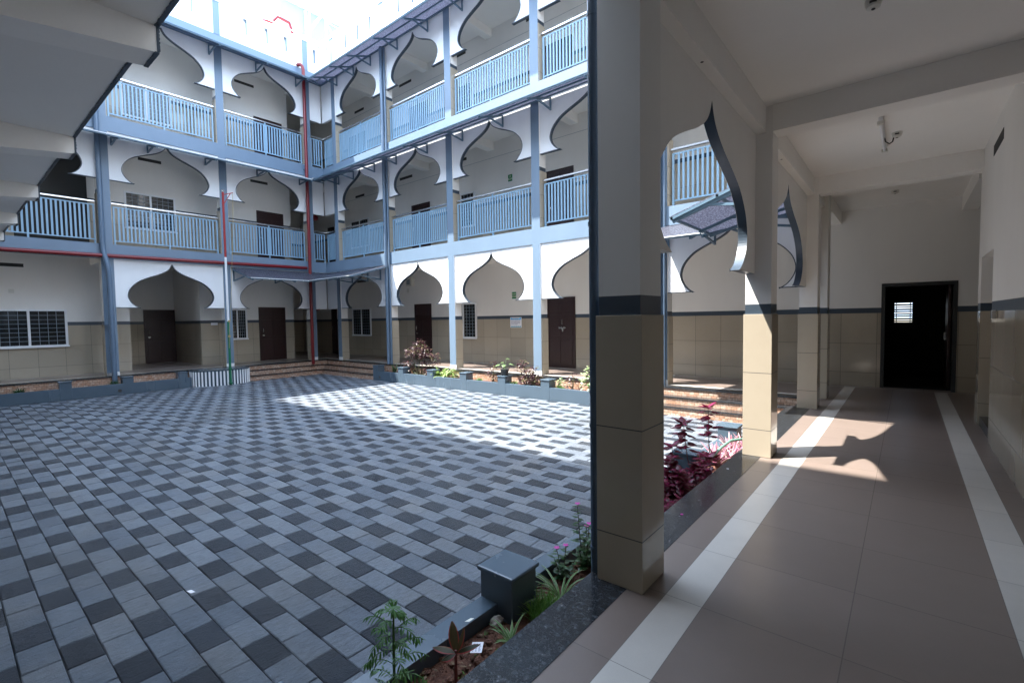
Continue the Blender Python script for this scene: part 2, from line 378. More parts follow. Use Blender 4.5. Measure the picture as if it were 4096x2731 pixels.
def arch_panel(fm, u0, u1, d0, d1, zb, za, zt, parent, uc=None, mats=('white', 'slate', 'plaster'), name='arch_panel', rim=True):
    RB = []; b = MB(fm); uc = (u0+u1)/2 if uc is None else uc; ks = (u1-u0)/2.97; kz = (za-zb)/1.37
    pr = [(p[0]*ks, zb+p[1]*kz) for p in catmull(PROF)]
    for sgn, ue in ((-1, u0), (1, u1)):
        for (a0, z0), (a1, z1) in zip(pr, pr[1:]):
            for d, mi in ((d0, 0), (d1, 2)): b.face([(ue, d, z0), (uc+sgn*a0, d, z0), (uc+sgn*a1, d, z1), (ue, d, z1)], mi)
            b.face([(uc+sgn*a0, d0, z0), (uc+sgn*a0, d1, z0), (uc+sgn*a1, d1, z1), (uc+sgn*a1, d0, z1)], 1)
            tx, tz = a1-a0, z1-z0; tl = math.hypot(tx, tz); nx_, nz_ = tz/tl*.019, -tx/tl*.019
            if rim: RB.append([(uc+sgn*a0, d0-.003, z0), (uc+sgn*a1, d0-.003, z1), (uc+sgn*(a1+nx_), d0-.003, z1+nz_), (uc+sgn*(a0+nx_), d0-.003, z0+nz_)])
        b.face([(ue, d0, zb), (ue, d1, zb), (uc+sgn*pr[0][0], d1, zb), (uc+sgn*pr[0][0], d0, zb)], 1)
    for d, mi in ((d0, 0), (d1, 2)):
        b.face([(u0, d, za), (uc, d, za), (uc, d, zt), (u0, d, zt)], mi); b.face([(uc, d, za), (u1, d, za), (u1, d, zt), (uc, d, zt)], mi)
    b.face([(u0, d0, zt), (u1, d0, zt), (u1, d1, zt), (u0, d1, zt)], 0)
    for ue in (u0, u1): b.face([(ue, d0, zb), (ue, d1, zb), (ue, d1, zt), (ue, d0, zt)], 0)
    v = MB(); v.v = b.v; v.f = b.f; v.mi = b.mi
    o = v.build(name, list(mats), parent, recalc=False)
    me = o.data; q = bmesh.new(); q.from_mesh(me); bmesh.ops.remove_doubles(q, verts=q.verts, dist=1e-5); bmesh.ops.recalc_face_normals(q, faces=q.faces); q.to_mesh(me); q.free()
    if RB:
        k = MB(fm)
        for q in RB: k.face(q)
        for sgn, ue in ((-1, u0), (1, u1)): k.face([(ue, d0-.003, zb), (uc+sgn*pr[0][0], d0-.003, zb), (uc+sgn*pr[0][0], d0-.003, zb+.016), (ue, d0-.003, zb+.016)])
        k = k.build('painted_rim', 'slate', o, recalc=False); attach(k, o)
    return o

# ------------------------------------------------------------------ ground and paving
b = MB(); b.face([(-250, -250, -.58), (250, -250, -.58), (250, 250, -.58), (-250, 250, -.58)]); struct(b.build('ground', 'earth'))
b = MB(); b.box(-17.6, -1.9, -1.2, 9.75, -.56, G-.014); struct(b.build('paving_bed', 'joint'))
b = MB(); pw, pd = .2996, .1786
for r in range(-10, 51):
    y0 = .585+r*pd
    if y0 < -1.2 or y0+pd > 9.62: continue
    for cc in range(-56, 14):
        x0 = -3.134+cc*pw+(0 if r % 2 == 1 else pw*1.5) - 6*pw
        if x0 < -17.56 or x0 > -1.9: continue
        dark = (cc % 3 == 0)
        g = .0026; dz = R.gauss(0, .0013); tx, ty = R.gauss(0, .0012), R.gauss(0, .001)
        xa, xb_, ya, yb_ = x0+g+R.uniform(-.001, .001), x0+pw-g+R.uniform(-.001, .001), y0+g, y0+pd-g
        xb_ = min(xb_, -1.97) if x0 < -1.98 else xb_
        if xb_-xa < .02: continue
        c = .006; n = len(b.v)
        for (x, y, z) in ((xa, ya, -.53), (xb_, ya, -.53), (xb_, yb_, -.53), (xa, yb_, -.53)): b.v.append((x, y, z))
        for (x, y) in ((xa, ya), (xb_, ya), (xb_, yb_), (xa, yb_)): b.v.append((x, y, G-.005+dz))
        for (x, y, sx, sy) in ((xa+c, ya+c, -1, -1), (xb_-c, ya+c, 1, -1), (xb_-c, yb_-c, 1, 1), (xa+c, yb_-c, -1, 1)): b.v.append((x, y, G+dz+sx*tx+sy*ty))
        for L in (0, 4):
            for k in range(4): b.f.append((n+L+k, n+L+(k+1) % 4, n+L+4+(k+1) % 4, n+L+4+k)); b.mi.append(int(dark))
        b.f.append((n+8, n+9, n+10, n+11)); b.mi.append(int(dark))
struct(b.build('paving', ['pave_light', 'pave_dark'], recalc=False))

# floors
def slab(name, x0, x1, y0, y1, mat):
    b = MB(); b.box(x0, x1, y0, y1, -.12, 0); return struct(b.build(name, mat))
slab('corridor_floor', -1.17, 3.2, -6, 12.0, 'floor')
slab('far_corridor_floor', -24, -1.17, 10.26, YB+.2, 'floorfar')
slab('threshold_floor', -1.17, 4.5, 12.0, YB+.2, 'floorfar')
slab('left_corridor_floor', -24.5, -18.25, -6, 10.26, 'floorleft')
slab('rear_corridor_floor', -18.25, -1.17, -6, -.9, 'floorfar')
b = MB(); b.box(-1.41, -1.17, -6, 10.03, -.035, .003); b.box(-17.98, -1.17, 10.03, 10.26, -.035, .003); b.box(-18.25, -17.98, -6, 10.26, -.035, .003)
struct(b.build('granite_edging', 'granite'))
b = MB(); b.box(-1.40, -1.2, -6, 10.05, -.56, -.036); b.box(-17.9, -1.2, 10.05, 10.2, -.56, -.036); b.box(-18.2, -18.0, -6, 10.2, -.56, -.036)
struct(b.build('plinth', 'riser'))

# ------------------------------------------------------------------ the wings
CEIL = (3.63, 7.40, 11.05)
def railing(fm, u0, u1, zf, d, label, partial=False, cat='railing', group='balcony railings', last_wall=True):
    loc = fm((u0+u1)/2, d, zf)
    t = thing('balcony_railing', label, cat, loc, group)
    b = MB(fm); b.box(u0, u1, d-.035, d+.035, zf+1.215, zf+1.265); b.build('handrail', 'steel', t, bevel=.008)
    b = MB(fm); n = max(2, round((u1-u0-.2)/.098)); x0, x1 = u0+.085, u1-.085
    b.box(x0, x1, d-.016, d+.016, zf+1.128, zf+1.158); b.box(x0, x1, d-.016, d+.016, zf+.13, zf+.16)
    for i in range(1, n):
        u = x0+(x1-x0)*i/n; b.box(u-.022, u+.022, d-.012, d+.012, zf+.16, zf+1.128)
    b.build('bar_panel', 'rail', t)
    us = [u0+.065, u1-.065] + ([(u0+u1)/2] if u1-u0 > 1.6 else [])
    for i, u in enumerate(us):
        b = MB(fm); b.box(u-.02, u+.02, d-.02, d+.02, zf+.002, zf+(1.215 if i == 2 else 1.158)); b.build('post', 'rail', t)
    return t
def column(fm, u0, u1, ztop, parent, depth=.285, base=True):
    b = MB(fm); b.box(u0, u1, 0, depth, -.03 if base else 0, ztop, 1, front=0)
    c = b.build('column', ['blue', 'colfin'], parent)
    for z0, z1 in ((0.004, 1.512), (3.89, 5.36), (7.63, 9.10)):
        b = MB(fm)
        ring = [(u0, .02), (u0-.016, .02), (u0-.016, depth+.016), (u1+.016, depth+.016), (u1+.016, .02), (u1, .02), (u1, depth), (u0, depth)]
        for i in range(8):
            (a0, d0), (a1, d1) = ring[i], ring[(i+1) % 8]; b.face([(a0, d0, z0), (a1, d1, z0), (a1, d1, z1), (a0, d0, z1)])
        for z in (z0, z1):
            for q in ((0, 1, 2, 7), (7, 2, 3, 6), (6, 3, 4, 5)): b.face([(*ring[i], z) for i in q])
        b.weld = True
        k = b.build('tile_cladding', 'colfin', c); attach(k, c)
    if base:
        b = MB(fm); b.box(u0-.003, u1+.003, -.004, .05, .003, .11); k = b.build('base_block', 'white', c); attach(k, c)
    return c
def facade(fm, cols, parent, lo, hi, ground_arch, tops=True, solid=()):
    # beams and parapet run between columns, butted to them
    seq = sorted(cols)
    for (a0, a1) in seq:
        column(fm, a0, a1, Z2t, parent)
        b = MB(fm); b.box(a0+.02, a1-.02, -.012, .12, Z2t, ZP); b.build('pilaster', 'blue', parent)
    edges = [(None, seq[0][0])]+[(seq[i][1], seq[i+1][0]) for i in range(len(seq)-1)]+[(seq[-1][1], None)]
    for i, (p, q) in enumerate(edges):
        p = lo if p is None else p; q = hi if q is None else q
        if q-p < .05: continue
        for z0, z1 in ((Z0b, Z0t), (Z1b, Z1t), (Z2b, Z2t)):
            b = MB(fm); b.box(p, q, 0, .26, z0, z1); b.build('floor_beam', 'blue', parent)
        ar = (i not in solid)
        for li, (zb, za, zt) in enumerate(((A0, P0, Z0b), (A1, P1, Z1b), (A2, P2, Z2b))):
            if li == 0 and i not in ground_arch: continue
            if ar and q-p > 2: arch_panel(fm, p, q, .03, .125, zb, za, zt, parent, uc=(p+q)/2-(.0 if True else 0))
            else:
                b = MB(fm); b.box(p, q, .03, .125, zb, zt); b.build('spandrel_panel', 'white', parent)
def parapet(fm, lo, hi, slots, parent, z1=ZP):
    b = MB(fm); cur = lo
    for s0, s1 in sorted(slots):
        b.box(cur, s0, 0, .2, Z2t, z1); b.box(s0, s1, 0, .2, Z2t, 11.66); b.box(s0, s1, 0, .2, 12.19, z1); cur = s1
    b.box(cur, hi, 0, .2, Z2t, z1)
    o = b.build('parapet', 'white', parent)
    for s0, s1 in slots:
        b = MB(fm)  # added lining; its blue stands in for shade on the slot reveals
        b.box(s0+.001, s0+.012, .012, .19, 11.661, 12.189); b.box(s1-.012, s1-.001, .012, .19, 11.661, 12.189); b.box(s0+.013, s1-.013, .012, .19, 12.175, 12.189); b.box(s0+.013, s1-.013, .012, .19, 11.661, 11.672)
        k = b.build('slot_shade_lining', 'blue', o); attach(k, o)
    b = MB(fm); b.box(lo, hi, -.035, .235, z1, z1+.05); k = b.build('coping', 'white', o); attach(k, o)
def window(fm, u0, u1, z0, z1, d, parent, open_left=False):
    b = MB(fm); fwd = .055; mid = (u0+u1)/2
    b.box(u0, u1, d-.05, d-.002, z0, z0+fwd); b.box(u0, u1, d-.05, d-.002, z1-fwd, z1)
    for u in (u0, u1-fwd, mid-fwd/2): b.box(u, u+fwd, d-.05, d-.002, z0+fwd, z1-fwd)
    b.box(u0-.02, u1+.02, d-.075, d-.0525, z0-.015, z0+.03)
    f = b.build('window', 'alu', parent)
    b = MB(fm); b.box(u0+fwd, mid-fwd/2, d-.02, d-.003, z0+fwd, z1-fwd); b.box(mid+fwd/2, u1-fwd, d-.02, d-.003, z0+fwd, z1-fwd)
    k = b.build('pane', 'glass', f); attach(k, f)
    b = MB(fm); n = int((z1-z0)/.125)
    for i in range(1, n):
        z = z0+fwd+(z1-z0-2*fwd)*i/n; b.box(u0+fwd, mid-fwd/2, d-.032, d-.024, z-.005, z+.005); b.box(mid+fwd/2, u1-fwd, d-.032, d-.024, z-.005, z+.005)
    for hh0, hh1 in ((u0+fwd, mid-fwd/2), (mid+fwd/2, u1-fwd)):
        for i in (1, 2, 3):
            u = hh0+(hh1-hh0)*i/4; b.box(u-.005, u+.005, d-.038, d-.0325, z0+fwd, z1-fwd)
    k = b.build('grille', 'grille', f); attach(k, f)
    return f
def door(fm, u0, u1, zf, z1, d, parent, hw=False):
    b = MB(fm); b.box(u0, u1, d-.012, d-.001, zf+.004, z1); mid = (u0+u1)/2
    b.box(u0, u0+.06, d-.03, d-.0125, zf+.004, z1); b.box(u1-.06, u1, d-.03, d-.0125, zf+.004, z1); b.box(u0+.06, u1-.06, d-.03, d-.0125, z1-.06, z1)
    for a0, a1 in ((u0+.1, mid-.03), (mid+.03, u1-.1)):
        for q0, q1 in ((.12, .85), (.97, 1.62), (1.72, z1-zf-.12)):
            b.box(a0, a1, d-.024, d-.0125, zf+q0, zf+q1)
    o = b.build('door', 'door', parent, bevel=.004)
    b = MB(fm)
    if hw:
        h0 = mid+.07
        b.tube([(h0, d-.03, zf+1.30), (h0, d-.07, zf+1.32), (h0, d-.07, zf+1.45), (h0, d-.03, zf+1.47)], .011, 0, 8)
        b.box(mid-.06, mid+.19, d-.045, d-.027, zf+1.205, zf+1.225)
        for q in (-.06, .02, .12): b.box(mid+q, mid+q+.02, d-.052, d-.0255, zf+1.175, zf+1.255)
        b.box(mid+.06, mid+.11, d-.06, d-.03, zf+1.10, zf+1.19)
    else:
        h0 = u0+.14; b.tube([(h0, d-.03, zf+1.12), (h0, d-.07, zf+1.14), (h0, d-.07, zf+1.27), (h0, d-.03, zf+1.29)], .011, 0, 8)
        b.box(h0-.03, h0+.05, d-.05, d-.0255, zf+.98, zf+1.03)
    k = b.build('handle', 'steel', o); attach(k, o); return o
def slot(fm, u0, u1, z, d, parent, h=.05):
    b = MB(fm); b.box(u0, u1, d-.004, d+.01, z-h, z+h); b.build('vent_slot_shade', 'dark', parent)  # dark box set proud of the wall; recess shade put into its colour

# ---- far wing
FW = thing('courtyard_wing', 'white and blue arched wing across the paving with its ground floor arches in sun', 'building', (-9.5, 10.5, 0), 'wings round the courtyard')
fcols = [(-17.427, -17.182), (-14.222, -13.957), (-11.006, -10.733), (-7.734, -7.468), (-4.33, -4.056)]
facade(far, fcols, FW, XL, XO, ground_arch=(0, 1, 2, 3, 4, 5), solid=(0,))
sl_far = [(-17.66, -17.56), (-16.36, -16.26), (-15.56, -15.46), (-14.80, -14.70), (-13.19, -13.09), (-12.46, -12.36), (-11.5, -11.4), (-9.9, -9.8), (-9.1, -9.0), (-6.6, -6.5), (-5.4, -5.3), (-3, -2.9)]
parapet(far, XL-.0, XO, sl_far, FW)
b = MB(); 
b.box(-24, -.404, YB, YB+.18, 0, Z2t); b.box(.725, 4.5, YB, YB+.18, 0, Z2t); b.box(-.404, .725, YB, YB+.18, 2.096, Z2t)
b.build('back_wall', 'wall', FW)
b = MB()
for z0, z1 in ((CEIL[0], 3.85), (CEIL[1], 7.59), (CEIL[2], Z2t-.01)): b.box(-24, XO, YF+.262, YB-.001, z0, z1)
b.build('floor_slab', 'plaster', FW)
for u0, u1 in fcols+[(-19.95, -19.74), (XO, XI)]:
    for z in CEIL: b = MB(); b.box(u0, u1, YF+.29, YB-.002, z-.26, z-.001); b.build('ceiling_beam', 'plaster', FW)
fb = far
D = YB-YF
window(fb, -19.40, -17.98, .868, 2.08, D, FW); window(fb, -12.95, -11.632, .839, 2.10, D, FW)
door(fb, -15.02, -14.03, 0, 2.14, D, FW); door(fb, -8.613, -7.60, 0, 2.14, D, FW, hw=True); door(fb, -21.21, -20.73, 0, 2.13, D, FW)
door(fb, -15.05, -13.98, 3.85, 5.98, D, FW); door(fb, -8.60, -7.615, 3.85, 5.97, D, FW); door(fb, -21.3, -20.74, 3.85, 5.935, D, FW)
window(fb, -19.32, -17.93, 4.75, 5.96, D, FW); window(fb, -13.0, -11.61, 4.75, 5.95, D, FW)
door(fb, -8.60, -7.63, 7.59, 9.70, D, FW); window(fb, -13.0, -11.6, 8.50, 9.70, D, FW); window(fb, -19.3, -17.9, 8.50, 9.70, D, FW)
door(fb, -15.05, -13.98, 7.59, 9.72, D, FW)
for u0, u1, z in ((-18.98, -18.3, 3.27), (-18.92, -18.24, 6.98), (-15.76, -14.98, 7.14), (-18.8, -18.1, 10.6), (-15.65, -14.9, 10.745), (-12.4, -11.95, 10.75), (-9.3, -8.8, 10.75), (-12.5, -12.0, 7.14)): slot(fb, u0, u1, z, D, FW)

for z, u0, u1 in ((6.885, -19.7, -1.4), (10.40, -19.7, -1.4)):
    b = MB(); b.box(u0, u1, YB-.0035, YB+.002, z, z+.009); b.build('wall_joint', 'grille', FW)
# ---- left wing
LW = thing('courtyard_wing', 'shaded white and blue arched wing on the left behind the flagpole', 'building', (-18.4, 4, 0), 'wings round the courtyard')
lcols = [(0.0, .285), (3.219, 3.511), (6.448, 6.687), (9.53, 9.779)]
facade(left, lcols, LW, -4.0, YF-.001, ground_arch=(2, 3, 4), solid=(4,))
sl_left = [(5.08, 5.2), (5.76, 5.88), (7.43, 7.56), (8.15, 8.28), (8.85, 8.98), (9.99, 10.1), (4.3, 4.42), (1.5, 1.6)]
parapet(left, -4.0, YF-.002, sl_left, LW)
DL = XL-XB
b = MB()
b.box(XB-.18, XB, -6, 4.15, 0, 3.63); b.box(XB-.18, XB, 6.19, 9.62, 0, 3.63); b.box(XB-.18, XB, -6, 9.62, 3.63, Z2t)
b.box(-22.8, -22.6, 2.0, 8.6, 0, 3.63); b.box(-22.6, XB-.18, 3.95, 4.15, 0, 3.63); b.box(-22.6, XB-.18, 6.19, 6.39, 0, 3.63)
b.box(-24.0, XB-.18, 9.44, 9.62, 0, Z2t); b.box(-24.2, -24.0, 9.44, YB, 0, Z2t)
b.build('back_wall', 'wall', LW)
b = MB()
for z0, z1 in ((CEIL[0]+.002, 3.85), (CEIL[1], 7.59), (CEIL[2], Z2t-.01)): b.box(-24.0, XL-.262, -6, YF+.26, z0, z1)
b.build('floor_slab', 'plaster', LW)
for u0, u1 in lcols:
    for z in CEIL: b = MB(left); b.box(u0, u1, .29, DL-.002, z-.26, z-.001); b.build('ceiling_beam', 'plaster', LW)
window(left, .95, 2.617, .885, 2.0, DL, LW); window(left, 7.05, 7.765, .885, 2.045, DL, LW)
door(left, 8.207, 9.256, 0, 2.12, DL, LW)
door(left, 5.16, 6.185, 0, 2.07, 22.6+XL, LW)
window(left, 4.15, 5.57, 4.66, 5.86, DL, LW); door(left, 8.27, 9.317, 3.85, 5.905, DL, LW)
window(left, 4.20, 5.567, 8.30, 9.40, DL, LW); door(left, 8.30, 9.386, 7.59, 9.53, DL, LW)
b = MB(left); b.box(1.6, 3.24, DL-.006, DL+.01, 3.86, 6.92); b.build('doorway_shade_panel', 'dark', LW)  # flat dark sheet on the wall paints the shade of an opening
b = MB(left)
for i in range(6): b.box(3.455, 3.53, DL-.012, DL-.002, 4.07+i*.098, 4.07+i*.098+.088)
b.build('glass_block', 'white', LW)
for u0, u1, z in ((.9, 1.753, 3.26), (4.577, 5.222, 7.0), (8.1, 8.75, 7.02), (7.66, 8.363, 10.65)): slot(left, u0, u1, z, DL, LW)
b = MB(left); b.box(1.42, 1.53, DL-.02, DL-.001, 2.46, 2.57); b.build('switch_plate', 'ceramic', LW)

# ---- near wing (the corridor the camera stands in)
NW = thing('courtyard_wing', 'nearest wing: shaded corridor with tiled columns and bulb arches on the right', 'building', (-.2, 5, 0), 'wings round the courtyard')
ncols = [(-.77, -.49), (2.388, 2.658), (5.534, 5.817), (8.846, 9.145), (10.05, 10.37)]
for i, (y0, y1) in enumerate(ncols):
    b = MB(near); b.box(y0, y1, 0, XI-XO, -.0 if i else 0, CEIL[0]+.2, 0); c = b.build('column', 'colfin', NW)
    b = MB(near); e = .014; b.box(y0-e, y1+e, -e, XI-XO+e, .003, 1.512); k = b.build('tile_cladding', 'colfin', c, bevel=.003); attach(k, c)
for (y0, y1), gz in (((2.658, 5.534), 1), ((5.817, 8.846), 1)):
    arch_panel(near, y0, y1, .006, .091, 1.938, 3.235, 3.37, NW, uc=(y0+y1)/2-.01, mats=('white', 'slate', 'plaster'))
arch_panel(near, 9.145, 10.05, .006, .091, 1.938, 2.9, 3.37, NW)
for y0, y1 in ((-6, -.77), (-.49, 2.388), (2.658, 5.534), (5.817, 8.846), (9.145, 10.05)):
    b = MB(); b.box(XO, -1.15, y0, y1, 3.37, CEIL[0]); b.build('edge_beam', 'plaster', NW)
for q in ((-1.15, XW-.001, 2.39, 2.62), (-1.15, XW-.001, 5.536, 5.775), (-1.15, XW-.001, 8.85, 9.10), (-1.15, XW-.001, -.7, -.45), (XW, XW+.22, 9.45, YB-.002)):
    b = MB(); b.box(*q, 3.37, CEIL[0]-.001); b.build('ceiling_beam', 'plaster', NW)
b = MB(); b.box(XO+.001, 4.5, -6, YB-.003, CEIL[0], 3.86); b.build('ceiling', 'plaster', NW)
b = MB(); b.box(XW, XW+.2, -6, 7.70, 0, CEIL[0]); b.box(XW, XW+.2, 7.70, 8.82, 2.215, CEIL[0]); b.box(XW, XW+.2, 8.82, 9.12, 0, CEIL[0])
b.box(XW+.2, 4.5, 9.0, 9.12, 0, CEIL[0]); b.box(XW+.2, XW+1.6, 7.0, 7.1, 0, CEIL[0]); b.box(XW+1.5, XW+1.6, 7.1, 9.0, 0, CEIL[0]); b.box(4.5, 4.7, 9, YB, 0, CEIL[0])
b.build('side_wall', 'wall', NW)
b = MB(); b.box(XW+.02, XW+.5, 7.72, 8.80, .001, .12); b.build('door_threshold', 'granite', NW)
b = MB(); b.box(XW-.0045, XW+.01, 7.19, 7.92, 3.30, 3.415); b.build('vent_slot_shade', 'dark', NW)  # proud dark box, the slot's inner shade is only its colour
b = MB(); b.box(XW-.05, XW-.001, 7.24, 7.30, 1.42, 1.52); b.build('wall_bracket', 'steel', NW, bevel=.01)
b = MB(); b.box(-6, 4.5, -6.2, -6, 0, 12); b.build('end_wall', 'wall', NW)
# upper storeys of the near wing (over the ceiling seen from below)
b = MB(near)
for z0, z1 in ((Z0t, 5.0), (Z1b, 8.7), (Z2b, ZP)): b.box(-6, 10.255, 0, .14, z0, z1)
for y0, y1 in ncols[:4]:
    b.box(y0, y1, .005, .25, 5.0, Z1b); b.box(y0, y1, .005, .25, 8.7, Z2b)
b.box(-6, 10.05, .001, .2, CEIL[0]+.002, Z0t)
b.build('upper_storey', 'white', NW)
b = MB(); b.box(-1.19, 4.5, -6, 12.1, 7.4, 7.55); b.box(-1.19, 4.5, -6, 12.1, 11.0, 11.2); b.box(.75, .95, -6, 12.1, 3.87, 11); b.build('upper_wall', 'plaster', NW)
# the dark room behind the far doorway with its slatted window
b = MB(); x0, x1, y0, y1 = -1.6, 2.2, YB+.181, 16.0
b.box(x0-.1, x0, y0, y1, -.1, 3.2); b.box(x1, x1+.1, y0, y1, -.1, 3.2); b.box(x0-.1, x1+.1, y0, y1+.1, 3.2, 3.3); b.box(x0, x1, y0-.2, y1, -.1, -.002)
wx0, wx1, wz0, wz1 = -.255, .10, 1.27, 1.80
b.box(x0-.1, wx0, y1, y1+.1, -.1, 3.2); b.box(wx1, x1+.1, y1, y1+.1, -.1, 3.2); b.box(wx0, wx1, y1, y1+.1, -.1, wz0); b.box(wx0, wx1, y1, y1+.1, wz1, 3.2)
for i in range(9): b.box(wx0, wx1, y1+.01, y1+.04, wz0+.008+i*.06-(.006 if i % 2 else 0), wz0+.048+i*.06+(.006 if i % 3 else 0))
for u in (wx0+.03, wx1-.05): b.box(u, u+.02, y1-.01, y1+.008, wz0, wz1)
b.build('dark_room', 'dark', NW)
b = MB(); b.box(-.404, -.345, YB-.012, YB+.17, 0.003, 2.094); b.box(.666, .725, YB-.012, YB+.17, .003, 2.094); b.box(-.345, .666, YB-.012, YB+.17, 2.03, 2.094); dfr = b.build('door_frame', 'dark', NW)
b = MB(); b.box(.60, .645, YB+.18, YB+.95, .01, 2.03); lf_ = b.build('door', 'door', NW, bevel=.004)
b = MB(); b.box(.575, .5995, YB+.80, YB+.86, .95, 1.10); k = b.build('handle', 'steel', lf_); attach(k, lf_)

# ---- rear wing overhang (upper left of the photo)
RW = thing('courtyard_wing', 'near overhanging concrete slab with tapered ribs seen from below at upper left', 'building', (-9, 0, 3.6), 'wings round the courtyard')
YE = 1.115; ZS = 3.63
b = MB(); b.box(-18.0, XO-.02, -6, YE, ZS, ZS+.17); b.build('floor_slab', 'plaster', RW)
b = MB(); b.box(-18.0, XO-.02, YE, YE+.02, ZS-.002, ZS+.24); b.build('slab_edge', 'slate', RW)
b = MB()
for i in range(900):
    x = -17.9+i*.018; h = .015+.03*R.random()
    b.box(x, x+.018, YE-.010-.006*R.random(), YE+.001, ZS-.003-h*.15, ZS+.0)
b.build('drip_edge', 'slate', RW)
for i, xr in enumerate((-1.35, -4.175, -7.30, -10.19, -13.0, -15.7)):
    wd = .285; b = MB(); yb0 = -2.5; zt = lambda y: 3.444+.125*(y-YE)
    P = [(x, y, z) for x in (xr-wd, xr) for (y, z) in ((yb0, ZS-.001), (YE-.002, ZS-.001), (YE-.002, zt(YE)), (yb0, zt(yb0)))]
    n = len(b.v); b.v += P
    for q in ((0, 1, 2, 3), (7, 6, 5, 4), (0, 4, 5, 1), (1, 5, 6, 2), (2, 6, 7, 3), (3, 7, 4, 0)): b.f.append(q); b.mi.append(0)
    k = b.build('cantilever_rib', 'plaster', RW)
    b = MB()
    for j in range(14):
        z = zt(YE)+.186*j/14; b.box(xr-.014-.006*R.random(), xr+.003, YE-.002, YE+.012+.008*R.random(), z, z+.186/14)
    for j in range(16):
        x = xr-wd+wd*j/16; b.box(x, x+wd/16, YE-.012-.006*R.random(), YE+.012, zt(YE)-.006-.003*R.random(), zt(YE)+.004)
    q = b.build('drip_edge', 'slate', k); attach(q, k)
b = MB(); b.box(-18.0, XO-.02, YE-.14, YE-.005, ZS+.24, 5.0); b.box(-18.0, XO-.02, YE-.14, YE-.005, 6.9, 8.6); b.box(-18.0, XO-.02, YE-.14, YE-.005, 10.4, 11.40); b.box(-18, XO-.02, -6, YE-.15, 7.4, 7.55); b.box(-18, XO-.02, -6, YE-.15, 11.0, 11.15)
for x in (-1.6, -4.4, -7.5, -10.4, -13.2, -15.9): b.box(x, x+.28, YE-.13, YE-.01, 5.0, 6.9); b.box(x, x+.28, YE-.13, YE-.01, 8.6, 10.4)
b.build('upper_storey', 'white', RW)
b = MB(); b.box(-18.2, -1.6, -3.2, -3.0, 0, ZS); b.box(-18.2, XO, -6.2, -6.0, 3.7, 11.2)
for x in (-4.4, -7.5, -10.4, -13.2): b.box(x, x+.28, -1.2, -.92, 0, ZS-.001)
b.build('back_wall', 'wall', RW)

# ------------------------------------------------------------------ railings
ordn = ['first', 'second', 'third', 'fourth', 'fifth', 'sixth']
fspan = [(-17.182, -14.222), (-13.957, -11.006), (-10.733, -7.734), (-7.468, -4.33), (-4.056, XO)]
for fl, zf in (('middle', 3.87), ('top', 7.61)):
    for i, (u0, u1) in enumerate(fspan):
        railing(far, u0+.017, u1-.017, zf, .14, f'{fl} storey blue railing in the {ordn[i]} full bay right of the red pipe')
    for i, (u0, u1) in enumerate([(6.687, 9.53), (3.511, 6.448), (.285, 3.219)]):
        railing(left, u0+.017, u1-.017, zf, .14, f'{fl} storey blue railing in the {ordn[i]} bay left of the red pipe')
    railing(left, 9.80, 10.36, zf, .14, f'{fl} storey very short blue railing touching the red pipe column')
    railing(far, -18.29, -17.445, zf, .14, f'{fl} storey short blue railing between the corner and the first column right of it')

# ------------------------------------------------------------------ canopies
def canopy(fm, u0, u1, w_, zi, zo, brackets, label, mitre_lo=False, mitre_hi=False, rafters=0):
    t = thing('awning', label, 'awning', fm((u0+u1)/2, 0, zi), 'clear roof awnings')
    ua, ub = u0, u1
    oa, ob = (u0+w_ if mitre_lo else u0), (u1-w_ if mitre_hi else u1)
    th = .012; b = MB(fm)
    n = len(b.v)
    for dz in (0, th):
        for u, d, z in ((ua, -.004, zi), (ub, -.004, zi), (ob, -w_, zo), (oa, -w_, zo)): b.v.append(fm(u, d, z+dz))
    for q in ((3, 2, 1, 0), (4, 5, 6, 7), (0, 1, 5, 4), (1, 2, 6, 5), (2, 3, 7, 6), (3, 0, 4, 7)): b.f.append(tuple(n+k for k in q)); b.mi.append(0)
    b.build('roof_sheet', 'poly', t)
    b = MB(fm); s = .022
    def P(u, k):   # k 0 inner .. 1 outer
        uu = u
        return (uu, -.02-(w_-.03)*k, zi+(zo-zi)*k-s)
    for k in (0.02, .52, .985):
        lo_ = ua+(w_*k if mitre_lo else 0); hi_ = ub-(w_*k if mitre_hi else 0)
        b.bar(P(lo_, k), P(hi_, k), .035, .035)
    if mitre_lo: b.bar(P(ua, 0), (oa, -w_+.02, zo-s), .04, .04)
    if mitre_hi: b.bar(P(ub, 0), (ob, -w_+.02, zo-s), .04, .04)
    ends = ([] if mitre_lo else [ua+.02])+([] if mitre_hi else [ub-.02])
    for u in ends: b.bar(P(u, 0), P(u, 1), .04, .04)
    b.build('frame', 'frame', t)
    b = MB(fm); b.box(oa, ob, -w_-.008, -w_+.008, zo-.002, zo+.016)
    for i in range(rafters):
        u = ua+(ub-ua)*(i+.5)/rafters; uo = min(max(u, oa), ob)
        b.bar((u, -.02, zi-.012), (uo, -w_, zo-.012), .028, .012)
    b.build('edge_strip', 'alu' if rafters else 'frame', t)
    for u in brackets:
        b = MB(fm); ue = min(max(u, oa), ob)
        b.box(u-.018, u+.018, -.036, -.001, zo-.02, zi-.06); b.bar((u, -.02, zi-.075), (ue, -w_+.03, zo-.055), .045, .045); b.bar((u, -.03, zo-.0), (u if abs(ue-u) < .01 else (u+ue)/2, -w_*.62, zi-.075+(zo-zi+.02)*.62), .038, .038)
        b.build('bracket', 'frame', t)
    return t
canopy(far, XL, -1.4, 1.0, 10.88, 10.50, [-16.95, -15.82, -14.75, -13.22, -11.69, -10.16, -8.6, -7.0, -5.4, -3.8, -2.2], 'topmost long awning on blue brackets, right of the red pipe under the white parapet', mitre_lo=True)
